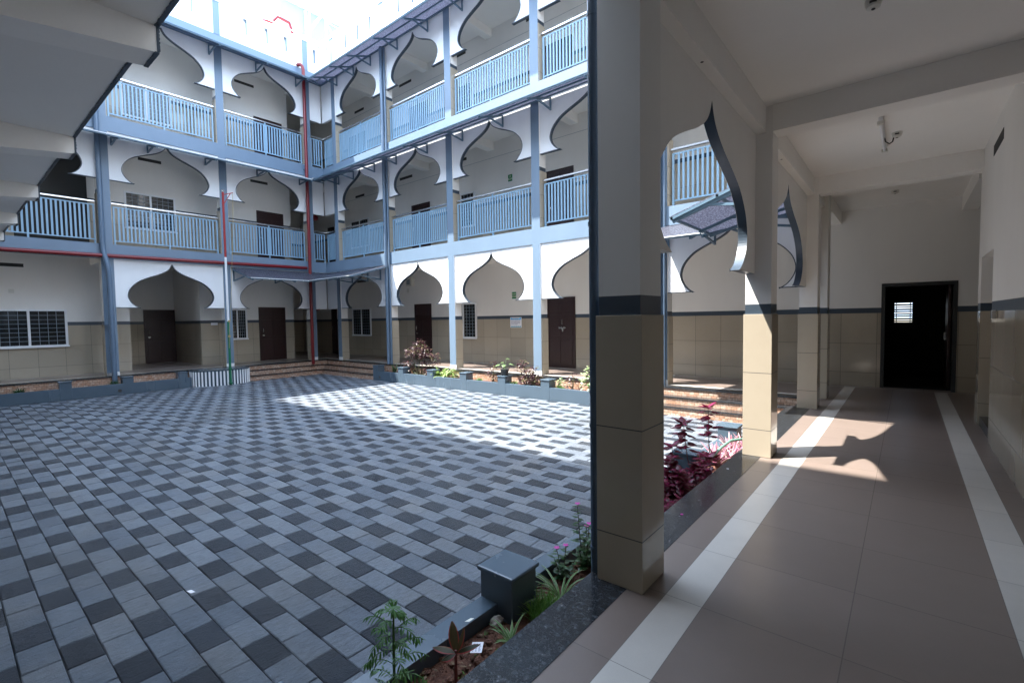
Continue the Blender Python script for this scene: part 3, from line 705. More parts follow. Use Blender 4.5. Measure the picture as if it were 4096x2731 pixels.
canopy(left, -3, YF, 1.0, 10.88, 10.50, [9.25, 7.8, 6.30, 4.75, 3.2, 1.6], 'topmost long awning left of the red pipe under the parapet', mitre_hi=True)
canopy(far, XL, -1.4, 1.0, 7.16, 6.80, [-17.03, -16.02, -14.69, -13.43, -11.84, -10.25, -8.68, -7.08, -5.5, -3.9, -2.3], 'long awning over the middle storey arches right of the red pipe', mitre_lo=True)
canopy(left, 1.0, YF, 1.0, 7.08, 6.80, [9.26, 7.7, 6.05, 4.47, 3.59], 'long awning over the middle storey arches left of the red pipe', mitre_hi=True, rafters=6)
canopy(far, XL, -13.95, 1.60, 3.44, 2.98, [-15.28, -16.3, -14.5], 'low awning over the corner steps, right of the red pipe', mitre_lo=True, rafters=3)
canopy(left, 6.70, YF, 1.60, 3.44, 2.98, [6.78, 8.2], 'low awning over the corner steps, left of the red pipe', mitre_hi=True, rafters=3)
canopy(far, -4.17, XO, 1.50, 3.45, 2.97, [-4.02, -3.05, -2.2], 'sunlit low awning over the right hand steps, seen through the nearest arch', mitre_hi=True, rafters=3)
nearm = lambda u, d, z: (XO+d, u, z)
canopy(nearm, 7.06, YF, 1.42, 3.45, 2.97, [7.12, 8.3, 9.3], 'dark embossed awning seen from below through the nearest arch, on the corridor wing', mitre_hi=True)

# ------------------------------------------------------------------ pipes
def clampring(b, x, y, z, r): b.disc((x, y, z), r+.004, .022, 0, 14)
def drain(pts, r, label, mat, rings, extra=None, grp='drain pipes'):
    t = thing('drain_pipe', label, 'pipe', (pts[0][0], pts[0][1], pts[0][2]), grp)
    b = MB(); b.tube(pts, r, 0, 16); b.build('pipe', mat, t, smooth=True)
    if extra:
        b = MB(); b.tube(extra[0], extra[1], 0, 12); b.build('pipe', mat, t, smooth=True)
    for z in rings:
        b = MB(); clampring(b, pts[-1][0], pts[-1][1], z, r); b.build('pipe_collar', mat, t, smooth=True)
drain([(-1.402, 2.452, -.35), (-1.402, 2.452, 11)], .030, 'dark blue drain pipe standing against the nearest tiled column', 'pipedark', (.13, .86, 1.06, 2.03, 3.2))
drain([(-14.04, 10.17, -.3), (-14.04, 10.17, 10.86)], .062, 'blue drain pipe on the second column right of the red pipe', 'pipe', (.2, .75, 2.2, 4.2, 6.2, 8.1, 9.7), ([(-13.93, 10.22, -.3), (-13.93, 10.22, 10.8)], .035))
drain([(-4.22, 10.17, -.4), (-4.22, 10.17, 10.86)], .062, 'pale blue drain pipe beside the right hand steps, seen through the nearest arch', 'pipe', (.6, 2.1, 3.2, 4.9, 7), ([(-4.11, 10.22, -.4), (-4.11, 10.22, 10.8)], .035))
drain([(-17.93, 3.34, -.42), (-17.93, 3.34, 3.05), (-17.95, 3.31, 3.3), (-18.08, 3.27, 3.62), (-18.10, 3.26, 3.9), (-18.10, 3.26, 11.0)], .068, 'thick blue drain pipe with an elbow on the left column beside the planter', 'pipe', (.1, 1.5), None)
t = thing('fire_pipe', 'red fire pipe rising at the corner with a long branch along the left beam', 'pipe', (-17.95, 9.45, 0))
b = MB(); b.tube([(-17.95, 9.45, -.14), (-17.95, 9.45, 11.10), (-17.96, 9.43, 11.22), (-18.02, 9.40, 11.31), (-18.12, 9.36, 11.33), (-18.18, 9.35, 11.33)], .06, 0, 16); b.build('riser', 'red', t, smooth=True)
b = MB(); b.tube([(-18.06, -4, 3.44), (-18.06, 9.38, 3.60)], .058, 0, 14); b.build('branch', 'red', t, smooth=True)
for z in (.6, 4.0, 7.4):
    b = MB(); b.box(-18.19, -17.95, 9.44, 9.46, z, z+.03); b.build('pipe_clamp', 'frame', t)

# ------------------------------------------------------------------ planters, steps, stage
def planter(fm, u0, u1, front, thick, blocks, label, bw, bd, ends=True, hole=None):
    t = thing('planter_wall', label, 'planter', fm((u0+u1)/2, front, G), 'low planter walls')
    b = MB(fm); b.box(u0, u1, front, front+thick, -.56, -.195); b.build('wall', 'planter', t, bevel=.004)
    for a in blocks:
        b = MB(fm); b.box(a, a+bw, front-.004, front+bd, -.56, -.03); k = b.build('pillar_block', 'planter', t, bevel=.004)
        b = MB(fm); b.box(a-.018, a+bw+.018, front-.022, front+bd+.018, -.03, .0); q = b.build('cap', 'planter', k, bevel=.012); attach(q, k)
    if hole is not None:
        b = MB(fm); p = fm(hole, front-.006, -.39); q = fm(hole, front+.02, -.39)
        b2 = MB(); b2.tube([p, q], .045, 0, 16); b2.build('weep_hole', 'dark', t)
    return t
planter(far, -14.1, -4.6, 9.55-YF, .12, [-14.09, -12.71, -11.28, -9.86, -8.41, -6.99, -5.55], 'blue planter wall with square blocks along the sunlit far side', .26, .28, hole=-13.72)
planter(left, -1.2, 5.17, XL+17.5, .12, [-.6, .75, 2.09, 3.44, 4.81], 'blue planter wall with square blocks along the shaded left side', .25, .28, hole=3.36)
planter(near, -1.2, 7.1, -1.99-XO, .13, [-.9, .62, 2.075, 3.63, 5.22, 6.85], 'nearest blue planter wall running beside the corridor columns', .235, .245)
def soil_bed(name, x0, x1, y0, y1, z, amp, nx, ny):
    b = MB(); V = [[(x0+(x1-x0)*i/nx, y0+(y1-y0)*j/ny, z+amp*(R.random()-.5)*(0 if i in (0,) else 1)) for j in range(ny+1)] for i in range(nx+1)]
    for i in range(nx):
        for j in range(ny): b.face([V[i][j], V[i+1][j], V[i+1][j+1], V[i][j+1]])
    o = MB(); o.v = b.v; o.f = b.f; o.mi = b.mi; ob = o.build(name, 'soil', recalc=False)
    q = bmesh.new(); q.from_mesh(ob.data); bmesh.ops.remove_doubles(q, verts=q.verts, dist=1e-5); bmesh.ops.recalc_face_normals(q, faces=q.faces)
    if q.faces and sum(f.normal.z for f in q.faces) < 0: bmesh.ops.reverse_faces(q, faces=q.faces)
    q.to_mesh(ob.data); q.free(); ob.data.polygons.foreach_set('use_smooth', [True]*len(ob.data.polygons)); return struct(ob)
soil_bed('planter_soil', -1.87, -1.395, -1.2, 7.3, -.285, .022, 14, 260)
soil_bed('planter_soil', -14.0, -4.4, 9.66, 10.06, -.24, .03, 160, 10)
soil_bed('planter_soil', -18.0, -17.61, -1.2, 5.2, -.25, .03, 8, 90)
def clods(name, n, x0, x1, y0, y1, z, s0, s1):
    b = MB()
    for i in range(n):
        c = Vector((R.uniform(x0, x1), R.uniform(y0, y1), z)); s = s0+(s1-s0)*R.random()**3
        q = bmesh.new(); bmesh.ops.create_icosphere(q, subdivisions=1, radius=s)
        for v in q.verts: v.co = v.co*R.uniform(.7, 1.2)
        n0 = len(b.v); sz = R.uniform(.5, .9)
        b.v += [(c.x+v.co.x, c.y+v.co.y, c.z+v.co.z*sz) for v in q.verts]
        for f in q.faces: b.f.append(tuple(n0+v.index for v in f.verts)); b.mi.append(0)
        q.free()
    return struct(b.build(name, 'soil', smooth=False), 'stuff')
clods('soil_clods', 2600, -1.86, -1.42, .9, 5.2, -.274, .003, .024)

st = thing('corner_steps', 'three dark treads with brown stone risers in the far corner under the low awnings', 'steps', (-17.6, 9.6, G), 'courtyard steps')
def steps(parent, boxes):
    for i, (k, zt) in enumerate(((1, -.165), (2, -.33))):
        b = MB()
        for (x0, x1, y0, y1, ax, sg) in boxes:
            off = .25*k
            if ax == 'y': b.box(x0, x1, y0-off, y0-off+.251, zt-.03, zt)
            else: b.box(y0+off-.251, y0+off, x0, x1, zt-.03, zt)
        b.build('tread', 'granite', parent)
        b = MB()
        for (x0, x1, y0, y1, ax, sg) in boxes:
            off = .25*k
            if ax == 'y': b.box(x0+.002, x1-.002, y0-off+.02, y0+.04, -.56, zt-.031)
            else: b.box(y0-.04, y0+off-.02, x0+.002, x1-.002, -.56, zt-.031)
        b.build('riser', 'riser', parent)
b = MB()
for k, zt in ((1, -.165), (2, -.33)):
    o_ = .25*k
    tr = MB(); tr.box(-17.98+o_-.251, -14.09, 10.03-o_, 10.03-o_+.251, zt-.03, zt); tr.box(-17.98+o_-.251, -17.98+o_, 6.85, 10.03-o_, zt-.03, zt); tr.build('tread', 'granite', st)
    ri = MB(); ri.box(-17.98+o_-.02, -14.092, 10.03-o_+.02, 10.07-(k-1)*.25, -.56, zt-.031); ri.box(-18.02+(k-1)*.25, -17.98+o_-.0205, 6.852, 10.03-o_+.02, -.56, zt-.031); ri.build('riser', 'riser', st)
st2 = thing('entrance_steps', 'sunlit dark treads with brown stone risers seen between the nearest columns', 'steps', (-3, 9.6, G), 'courtyard steps')
for k, zt in ((1, -.165), (2, -.33)):
    o_ = .25*k
    tr = MB(); tr.box(-4.6, -1.41-o_, 10.03-o_, 10.03-o_+.251, zt-.03, zt); tr.box(-1.41-o_, -1.41-o_+.251, 7.2, 10.03-o_+.251, zt-.03, zt); tr.build('tread', 'granite', st2)
    ri = MB(); ri.box(-4.598, -1.41-o_+.02, 10.03-o_+.02, 10.07-(k-1)*.25, -.56, zt-.031); ri.box(-1.41-o_+.0205, -1.38-(k-1)*.25, 7.202, 10.03-o_+.02, -.56, zt-.031); ri.build('riser', 'riser', st2)

sg = thing('stage', 'small round fronted blue platform faced with white half pipes, at the foot of the flagpole', 'platform', (-17.7, 6.0, G))
prof = []
for i in range(25):
    a_ = math.pi*i/24; prof.append((-17.75+.72*math.sin(a_)**.75, 6.05-.86*math.cos(a_)))
b = MB()
top = [(x, y, .0) for x, y in prof]; bot = [(x, y, -.56) for x, y in prof]
b.face(top+[(-17.98, prof[-1][1], 0), (-17.98, prof[0][1], 0)], 0)
for i in range(24): b.face([bot[i], bot[i+1], top[i+1], top[i]], 0)
b.build('platform_body', 'planter', sg)
b = MB()
acc = 0; L = [0]
for i in range(24): L.append(L[-1]+math.dist(prof[i], prof[i+1]))
for k in range(25):
    s = L[-1]*(k+.5)/25; i = max(j for j in range(24) if L[j] <= s); t_ = (s-L[i])/(L[i+1]-L[i])
    x = prof[i][0]+(prof[i+1][0]-prof[i][0])*t_; y = prof[i][1]+(prof[i+1][1]-prof[i][1])*t_
    b.tube([(x, y, -.5), (x, y, -.035)], .026, 0, 10)
b.build('half_pipe_facing', 'whitepole', sg, smooth=True)
b = MB(); b.face([(x+.03*(1 if 0 < i < 24 else 0), y, .002) for i, (x, y) in enumerate(prof)], 0)
for i in range(24):
    e = [(prof[j][0]+.03, prof[j][1]) for j in (i, i+1)]
    b.face([(*e[0], -.03), (*e[1], -.03), (*e[1], .002), (*e[0], .002)], 0)
b.build('platform_rim', 'planter', sg)

fp = thing('flagpole', 'slim flagpole painted red, white and green, standing in front of the left wing', 'flagpole', (-17.0, 6.12, G))
px, py = -17.0, 6.12
for nm, z0, z1, r0, mt in (('pole_base', -.5, 1.56, .036, 'greenpole'), ('pole_middle', 1.56, 3.63, .034, 'whitepole'), ('pole_top', 3.63, 5.70, .032, 'redpole')):
    b = MB(); b.disc((px, py, z0), r0, z1-z0, 0, 16); b.build(nm, mt, fp, smooth=True)
b = MB()
for z in (-.44, .02): b.disc((px, py, z), .07, .02, 0, 16); b.box(px-.09, px+.09, py-.02, py+.02, z-.01, z+.03)
b.build('base_bracket', 'greenpole', fp)
b = MB(); b.tube([(px, py, 5.69), (px, py, 5.72), (px, py, 5.76), (px, py, 5.79)], [.02, .045, .045, .01], 0, 14); b.build('finial', 'steel', fp, smooth=True)
b = MB(); b.tube([(px, py, 5.62), (px, py+.30, 5.74)], .012, 0, 8); b.tube([(px, py, 5.30), (px, py+.22, 5.70)], .012, 0, 8); b.build('pulley_arm', 'redpole', fp)
b = MB(); b.tube([(px+.01, py+.29, 5.72), (px+.01, py+.26, 4.6), (px+.02, py+.16, 3.2), (px+.03, py+.06, 1.6)], .006, 0, 6); b.tube([(px+.04, py+.03, 1.63), (px+.06, py+.0, 1.2), (px+.05, py-.02, .7)], .006, 0, 6); b.build('halyard', 'rope', fp)
b = MB(); b.box(px+.03, px+.06, py-.03, py+.03, 1.05, 1.12); b.box(px+.03, px+.06, py-.02, py+.04, 1.55, 1.6); b.build('cleat', 'rope', fp)

# ------------------------------------------------------------------ roof things
rb = thing('roof_room', 'pale blue stair head room with a tin eave on the flat roof behind the left parapet', 'building', (-24, 12.3, 11.2))
b = MB(); b.box(-27, -22, 10.60, 14.6, 11.1, 16.1, 0); b.build('room_walls', ['parapetblue'], rb)
b = MB(); b.box(-27, -22.01, 10.585, 10.599, 11.1, 16.1, 0); b.build('gable_wall', ['white'], rb)
b = MB(); b.box(-27.2, -21.8, 10.4, 14.9, 16.1, 16.2); b.build('eave_roof', 'ceramic', rb)
b = MB(); b.tube([(-21.93, 11.75, 16.0), (-21.93, 11.8, 13)], .06, 0, 10); b.build('downpipe', 'whitepole', rb)
pf = thing('pipe_frame', 'white pipe frame standing on the parapet corner against the sky', 'frame', (-18.1, 10, ZP), )
b = MB(); b.tube([(-18.13, 9.87, 12.4), (-18.13, 9.87, 13.63), (-18.13, 10.2, 13.69)], .035, 0, 10); b.tube([(-17.71, 10.32, 12.4), (-17.71, 10.32, 13.64)], .035, 0, 10); b.build('post', 'whitepole', pf)
b = MB(); b.tube([(-20.2, 10.32, 12.9), (-18.93, 10.32, 13.35), (-17.7, 10.32, 13.63), (-12.5, 10.32, 14.3)], .045, 0, 10); b.build('top_rail', 'whitepole', pf)
b = MB(); b.tube([(-17.71, 10.32, 13.2), (-16.6, 10.32, 12.42)], .012, 0, 6); b.tube([(-17.71, 10.32, 13.2), (-17.2, 10.32, 12.42)], .012, 0, 6); b.build('stay_wire', 'whitepole', pf)
rp = thing('roof_fire_pipe', 'short bent red pipe on the flat roof, above the left parapet', 'pipe', (-19.4, 8.9, 12.4))
b = MB(); b.tube([(-19.5, 8.6, 12.0), (-19.5, 8.75, 13.25), (-19.5, 9.05, 13.30), (-19.5, 9.28, 13.62), (-19.5, 9.75, 13.60), (-19.5, 9.85, 13.3), (-19.5, 9.86, 12.0)], .06, 0, 12); b.build('pipe', 'red', rp, smooth=True)
rail_top = thing('roof_guard_rail', 'thin pale rail running along the top of both parapets', 'railing', (-18.2, 8, ZP))
b = MB(); b.tube([(-18.30, -4, 12.62), (-18.30, 10.36, 12.62)], .02, 0, 8); b.tube([(-18.30, 10.36, 12.62), (XO, 10.36, 12.62)], .02, 0, 8)
b.build('rail', 'whitepole', rail_top)
b = MB()
for y in range(-3, 11, 2): b.tube([(-18.30, y, 12.4), (-18.30, y, 12.62)], .014, 0, 6)
for x in range(-17, -1, 2): b.tube([(x, 10.36, 12.4), (x, 10.36, 12.62)], .014, 0, 6)
b.build('rail_support', 'whitepole', rail_top)

# ------------------------------------------------------------------ signs, fittings
def sign(x0, x1, z0, z1, lines, label):
    t = thing('floor_sign', label, 'sign', ((x0+x1)/2, YB, (z0+z1)/2), 'green floor signs')
    b = MB(); b.box(x0, x1, YB-.008, YB-.001, z0, z1); b.build('board', 'green', t)
    b = MB(); b.box(x0-.012, x1+.012, YB-.004, YB-.0005, z0-.012, z1+.012); b.build('border', 'paper', t)
    for i, (s, sx, zz, sz) in enumerate(lines): text_mesh('lettering', s, sz, 'cream', ((x0+x1)/2, YB-.0085, z0+(z1-z0)*zz), (1, 0, 0), (0, 0, 1), t, sx=sx)
sign(-10.031, -9.851, 2.165, 2.385, [('GROUND', .62, .70, .062), ('FLOOR', .68, .33, .085)], 'small green GROUND FLOOR sign on the plaster wall behind the sunlit arch')
sign(-10.12, -9.94, 5.97, 6.19, [('1ST', .8, .70, .07), ('FLOOR', .68, .33, .085)], 'small green 1ST FLOOR sign on the middle storey wall')
b = MB(); b.box(-19.75, -19.49, YB-.008, YB-.001, 2.09, 2.17); tag(b.build('exit_sign', 'green'), 'tiny green plate above the window in the far left corner', 'sign')
po = thing('poster', 'blue and white notice with four lines of script on the tile dado', 'poster', (-9.88, YB, 1.39))
b = MB(); b.box(-10.118, -9.645, YB-.006, YB-.001, 1.22, 1.56); b.build('sheet', 'paper', po)
b = MB()
for x0, x1, z0, z1 in ((-10.10, -9.66, 1.478, 1.515), (-10.10, -10.03, 1.515, 1.545), (-9.73, -9.66, 1.515, 1.55)): b.box(x0, x1, YB-.0075, YB-.0065, z0, z1)
b.build('blue_header', 'skyblue', po)
b = MB(); 
for i in range(22):
    x = -10.10+.02*i; b.box(x, x+.02, YB-.0075, YB-.0065, 1.235, 1.258+.012*abs(math.sin(i*.7)))
b.build('teal_footer', 'teal', po)
b = MB()
for li, z in enumerate((1.45, 1.41, 1.37, 1.33)):
    x = -10.08
    while x < (-9.70 if li < 3 else -9.82):
        wd = R.uniform(.012, .035); b.box(x, x+wd, YB-.0085, YB-.0078, z-.004, z+.004+R.random()*.005)
        if R.random() < .5: b.box(x+wd*.3, x+wd*.4, YB-.0085, YB-.0078, z+.008, z+.015)
        x += wd+.006
x = -10.02
while x < -9.76:
    wd = R.uniform(.012, .03); b.box(x, x+wd, YB-.0085, YB-.0078, 1.520, 1.532); x += wd+.004
b.build('script_lines', 'ink', po)
sp = thing('wall_cabinet', 'small cream wall box high on the plaster left of the sunlit door', 'box', (-15.18, YB, 3.0))
b = MB(); b.box(-15.36, -15.0, YB-.16, YB-.001, 2.86, 3.18); b.build('case', 'ceramic', sp, bevel=.01)
b = MB(); b.box(-15.30, -15.10, YB-.166, YB-.161, 2.92, 3.12); b.build('grille', 'grille', sp)
b = MB(); b.box(-15.48, -15.38, YB-.02, YB-.001, 2.62, 2.78); tag(b.build('switch_box', 'ceramic', bevel=.005), 'small pale switch box below the cream wall box', 'switch')
b = MB(); b.box(XB+.001, XB+.01, 6.52, 6.74, 1.445, 1.53); tag(b.build('name_plate', 'paper'), 'white name plate on the dado behind the flagpole column', 'sign')
for z, lab in ((2.42, 'ground'), (6.25, 'middle')):
    t = thing('hose_reel', f'red fire hose reel half hidden behind the corner column on the {lab} storey', 'hose reel', (-19.6, 10.61, z-.3), 'fire hose reels')
    b = MB(); b.tube([(-19.70, 10.61, z-.3), (-19.58, 10.61, z-.3)], .13, 0, 20); b.build('drum', 'red', t, smooth=True)
    b = MB(); b.box(-19.78, -19.701, 10.57, 10.65, z-.45, z-.1); b.build('bracket', 'black', t)

sd = thing('ceiling_rose', 'round white ceiling fitting nearest the camera, overhead in the corridor', 'ceiling fitting', (-.215, 4.18, CEIL[0]), 'round ceiling fittings')
def rose(t, x, y, k=1.0):
    b = MB(); b.tube([(x, y, CEIL[0]-.001), (x, y, CEIL[0]-.02), (x, y, CEIL[0]-.05), (x, y, CEIL[0]-.062)], [.085*k, .085*k, .07*k, .03*k], 0, 24); b.build('body', 'ceramic', t, smooth=True)
    b = MB(); b.box(x-.02, x+.02, y-.084*k, y-.07*k, CEIL[0]-.035, CEIL[0]-.02); b.disc((x+.0, y-.01, CEIL[0]-.066), .012, .004, 0, 10); b.build('connector', 'dark', t)
rose(sd, -.215, 4.18, .58)
t = thing('ceiling_rose', 'small white ceiling fitting farthest along the corridor ceiling', 'ceiling fitting', (-.2, 10.75, CEIL[0]), 'round ceiling fittings'); rose(t, -.2, 10.75, .65)
t = thing('ceiling_rose', 'white ceiling fitting with a looped cable beside the tube light', 'ceiling fitting', (-.10, 7.35, CEIL[0]), 'round ceiling fittings'); rose(t, -.13, 7.35, .6)
b = MB(); b.tube([(-.16, 7.35, CEIL[0]-.05), (-.17, 7.34, CEIL[0]-.10), (-.20, 7.33, CEIL[0]-.12), (-.235, 7.32, CEIL[0]-.09), (-.245, 7.32, CEIL[0]-.045)], .007, 0, 8); b.build('cable', 'black', t)
tl = thing('tube_light', 'unlit white tube light batten on the corridor ceiling', 'light', (-.26, 7.2, CEIL[0]))
b = MB(); b.box(-.280, -.240, 6.65, 7.85, CEIL[0]-.045, CEIL[0]-.001); b.build('batten', 'alu', tl, bevel=.004)
b = MB(); b.tube([(-.26, 6.70, CEIL[0]-.06), (-.26, 7.80, CEIL[0]-.06)], .0145, 0, 10); b.build('tube', 'whitepole', tl)
b = MB(); b.box(-.29, -.23, 6.645, 6.70, CEIL[0]-.078, CEIL[0]-.0455); b.box(-.29, -.23, 7.80, 7.855, CEIL[0]-.078, CEIL[0]-.0455); b.build('end_cap', 'ceramic', tl)
b = MB()
for y in (3.7, 6.6): b.disc((-1.2, y, 3.3685), .012, .001, 0, 8)
struct(b.build('beam_hooks', 'dark'), 'structure')

# ------------------------------------------------------------------ plants
class Plant(MB):
    def leaf(s, base, az, el, L, W, droop=.6, mi=0, edge=None, mid=None, prof='lance', seg=6, fold=.15, cols=2):
        p = Vector(base); e = el; out = []
        for i in range(seg+1):
            t = i/seg
            if prof == 'lance': wd = math.sin(math.pi*min(1, (t*.92+.06)))**.8
            elif prof == 'ovate': wd = (math.sin(math.pi*(t**.62)*.98+.02))
            elif prof == 'strap': wd = min(1, t*6+.35)*(1-t**3)**.8
            else: wd = 1-t
            d = Vector((math.cos(az)*math.cos(e), math.sin(az)*math.cos(e), math.sin(e))); sd = Vector((-math.sin(az), math.cos(az), 0)); upv = d.cross(sd)*-1
            out.append((p.copy(), sd*W*wd/2, upv*fold*W*wd)); p = p+d*(L/seg); e -= droop/seg
        n0 = len(s.v); nc = 4 if (edge is not None or mid is not None) else 2
        fr = ((-1, -.78, 0, .78, 1) if edge is not None else (-1, -.3, 0, .3, 1)) if nc == 4 else (-1, 0, 1)
        for c, a, u in out:
            for q in fr: s.v.append(tuple(c+a*q+u*abs(q)))
        k = len(fr)
        for i in range(seg):
            for j in range(k-1):
                s.f.append((n0+i*k+j, n0+i*k+j+1, n0+(i+1)*k+j+1, n0+(i+1)*k+j))
                if nc == 4: s.mi.append((edge if edge is not None else mi) if j in (0, 3) else (mid if mid is not None else mi))
                else: s.mi.append(mi)
        return p
    def done(s, name, mats, parent): return s.build(name, mats, parent, smooth=True, recalc=False)
def polar(a, e): return Vector((math.cos(a)*math.cos(e), math.sin(a)*math.cos(e), math.sin(e)))

# marigold (bottom of the photo)
t = thing('marigold_plant', 'feathery dark green plant in the nearest planter at the bottom edge', 'plant', (-1.80, 1.30, -.29))
bx, by = -1.80, 1.285
S = Plant(); S.tube([(bx, by, -.30), (bx+.003, by, 0), (bx+.006, by+.002, .15), (bx+.012, by, .20)], [.007, .006, .004, .002], 0, 8); S.build('stem', 'lf_green', t, smooth=True)
P_ = Plant()
z = -.22; az = .3
while z < .19:
    for s_ in (0, 1):
        a_ = az+math.pi*s_+R.uniform(-.3, .3); ln = (.155 if z < .1 else .10)*R.uniform(.8, 1.1)*(1 if z < .14 else .7); e = R.uniform(.55, .85)
        p = Vector((bx, by, z)); n = 8
        for k in range(n):
            d = polar(a_, e); q = p+d*ln/n; P_.bar(tuple(p), tuple(q), .0022, .0022, 0); p = q; e -= .17
            if k >= 1:
                for sd in (-1, 1):
                    P_.leaf(p, a_+sd*R.uniform(.75, 1.1), e+.1-R.uniform(0, .7), (.046*(1-.35*abs(k-4)/4))*R.uniform(.8, 1.2), .0095, .8, 0, prof='lance', seg=3)
        P_.leaf(p, a_, e, .035, .009, .3, 0, seg=3)
    z += .034; az += 1.75
for k in range(16): P_.leaf((bx+.012, by, .18), R.uniform(0, 6.28), R.uniform(.7, 1.4), R.uniform(.03, .06), .009, .5, 0, seg=3)
P_.done('foliage', 'lf_green', t)

# cordyline seedling
t = thing('cordyline_plant', 'small red stemmed plant with four broad bronze leaves edged in red', 'plant', (-1.66, 1.55, -.29))
bx, by = -1.665, 1.545
S = Plant(); S.tube([(bx, by, -.31), (bx-.004, by+.006, -.2), (bx-.006, by+.01, -.11)], [.010, .008, .006], 0, 8); S.build('stem', 'stemred', t, smooth=True)
P_ = Plant()
for a_, e, ln, dr in ((2.6, 1.1, .135, .3), (1.1, 1.3, .125, .2), (.65, .6, .13, .6), (3.5, .3, .13, .7), (4.1, -.1, .08, .6)): P_.leaf((bx-.006, by+.01, -.12), a_, e, ln, .052, dr, 0, edge=1, prof='lance', seg=8, fold=.25)
P_.done('foliage', ['lf_bronze', 'lf_red'], t)

def strap_plant(t, x, y, z, n, L, W, mats, el=(.5, 1.35), droop=(.8, 2.0), edge=1, name='foliage', mid=None):
    P_ = Plant()
    for i in range(n):
        P_.leaf((x+R.uniform(-.01, .01), y+R.uniform(-.01, .01), z), R.uniform(0, 6.283), R.uniform(*el), L*R.uniform(.6, 1.1), W*R.uniform(.8, 1.1), R.uniform(*droop), 0, edge=edge, mid=mid, prof='strap', seg=9, fold=.3)
    return P_.done(name, mats, t)
t = thing('spider_plant', 'short striped spider plant beside the white card', 'plant', (-1.50, 1.90, -.28), 'spider plants'); strap_plant(t, -1.615, 1.915, -.27, 17, .19, .019, ['lf_spider', 'lf_cream'])
t = thing('spider_plant', 'tall arching striped spider plant between the blue block and the column', 'plant', (-1.62, 2.44, -.28), 'spider plants'); strap_plant(t, -1.645, 2.44, -.28, 26, .33, .016, ['lf_spider', 'lf_cream'], el=(.7, 1.4), droop=(1.0, 2.6))
t = thing('grass_tuft', 'bright green fine leaved tuft beside the nearest blue block', 'plant', (-1.62, 2.2, -.28), 'grass tufts')
P_ = Plant()
for i in range(420):
    a_ = R.uniform(0, 6.28); r_ = .10*R.random()**.5
    P_.leaf((-1.625+r_*math.cos(a_)*.8, 2.24+r_*math.sin(a_), -.285), R.uniform(0, 6.28), R.uniform(.7, 1.5), R.uniform(.09, .17), .006, R.uniform(.2, 1.0), 0, seg=3)
P_.done('foliage', 'lf_grass', t)
t = thing('grass_tuft', 'small grass patch behind the nearest column at the granite edge', 'plant', (-1.55, 3.4, -.28), 'grass tufts')
P_ = Plant()
for i in range(260): P_.leaf((R.uniform(-1.70, -1.44), R.uniform(3.45, 3.85), -.285), R.uniform(0, 6.28), R.uniform(.7, 1.5), R.uniform(.05, .12), .005, R.uniform(.2, 1.0), 0, seg=3)
P_.done('foliage', 'lf_grass', t)
P_ = Plant()
for i in range(26):
    cx, cy = R.uniform(-1.82, -1.45), R.uniform(1.0, 2.6)
    for k in range(8): P_.leaf((cx+R.uniform(-.012, .012), cy+R.uniform(-.012, .012), -.285), R.uniform(0, 6.28), R.uniform(.3, 1.3), R.uniform(.015, .04), .005, .6, 0, seg=3)
o = P_.done('seedling_weeds', 'lf_grass', None); struct(o, 'stuff')

P_ = Plant()
for i in range(170):
    P_.leaf((R.uniform(-1.85, -1.43), R.uniform(1.0, 5.0), -.262), R.uniform(0, 6.28), R.uniform(-.2, .3), R.uniform(.015, .05), R.uniform(.006, .016), .4, 0, prof='ovate', seg=3)
o = P_.done('leaf_litter', 'litterleaf', None); struct(o, 'stuff')
def vinca(x, y, stems, label, flowers):
    t = thing('periwinkle_plant', label, 'plant', (x, y, -.28), 'pink flowered plants')
    P_ = Plant(); F = Plant(); S = Plant()
    for (dx, dy, hgt, fl) in stems:
        top = Vector((x+dx, y+dy, -.28+hgt)); bs = Vector((x+dx*.3, y+dy*.3, -.28)); mid = (top+bs)/2+Vector((R.uniform(-.01, .01), R.uniform(-.01, .01), 0))
        S.tube([tuple(bs), tuple(mid), tuple(top)], [.004, .003, .002], 0, 6)
        n = int(hgt/.028)
        for k in range(1, n+1):
            f = k/n; p = bs.lerp(mid, f*2) if f < .5 else mid.lerp(top, f*2-1); a0 = k*1.57
            for s_ in (0, 1): P_.leaf(p, a0+math.pi*s_+R.uniform(-.3, .3), R.uniform(.0, .6), .080*R.uniform(.7, 1.15)*(1.15-.5*f), .036*(1.1-.4*f), .7, 0, prof='ovate', seg=5)
        if fl:
            c = top+Vector((0, 0, .015))
            for k in range(5): F.leaf(c, k*1.2566+.3, .25, .024, .022, .2, 0, prof='ovate', seg=3, fold=.05)
            F.tube([tuple(top), tuple(c)], .002, 0, 5)
    S.build('stem', 'stem', t, smooth=True); P_.done('foliage', 'lf_dark', t); F.done('flower', 'petal', t)
vinca(-1.745, 2.90, [(-.05, -.02, .44, 1), (.02, .02, .30, 1), (.05, -.05, .22, 0), (-.02, .05, .26, 1), (.06, .06, .2, 0), (.0, -.08, .16, 0), (.08, -.1, .14, 0)], 'taller pink flowered plant against the dark drain pipe', 3)
vinca(-1.79, 2.68, [(-.03, -.03, .20, 1), (.01, .02, .21, 1), (.03, -.05, .12, 0), (-.02, -.08, .17, 0), (.06, .05, .12, 0)], 'shorter pink flowered plant behind the blue block', 2)
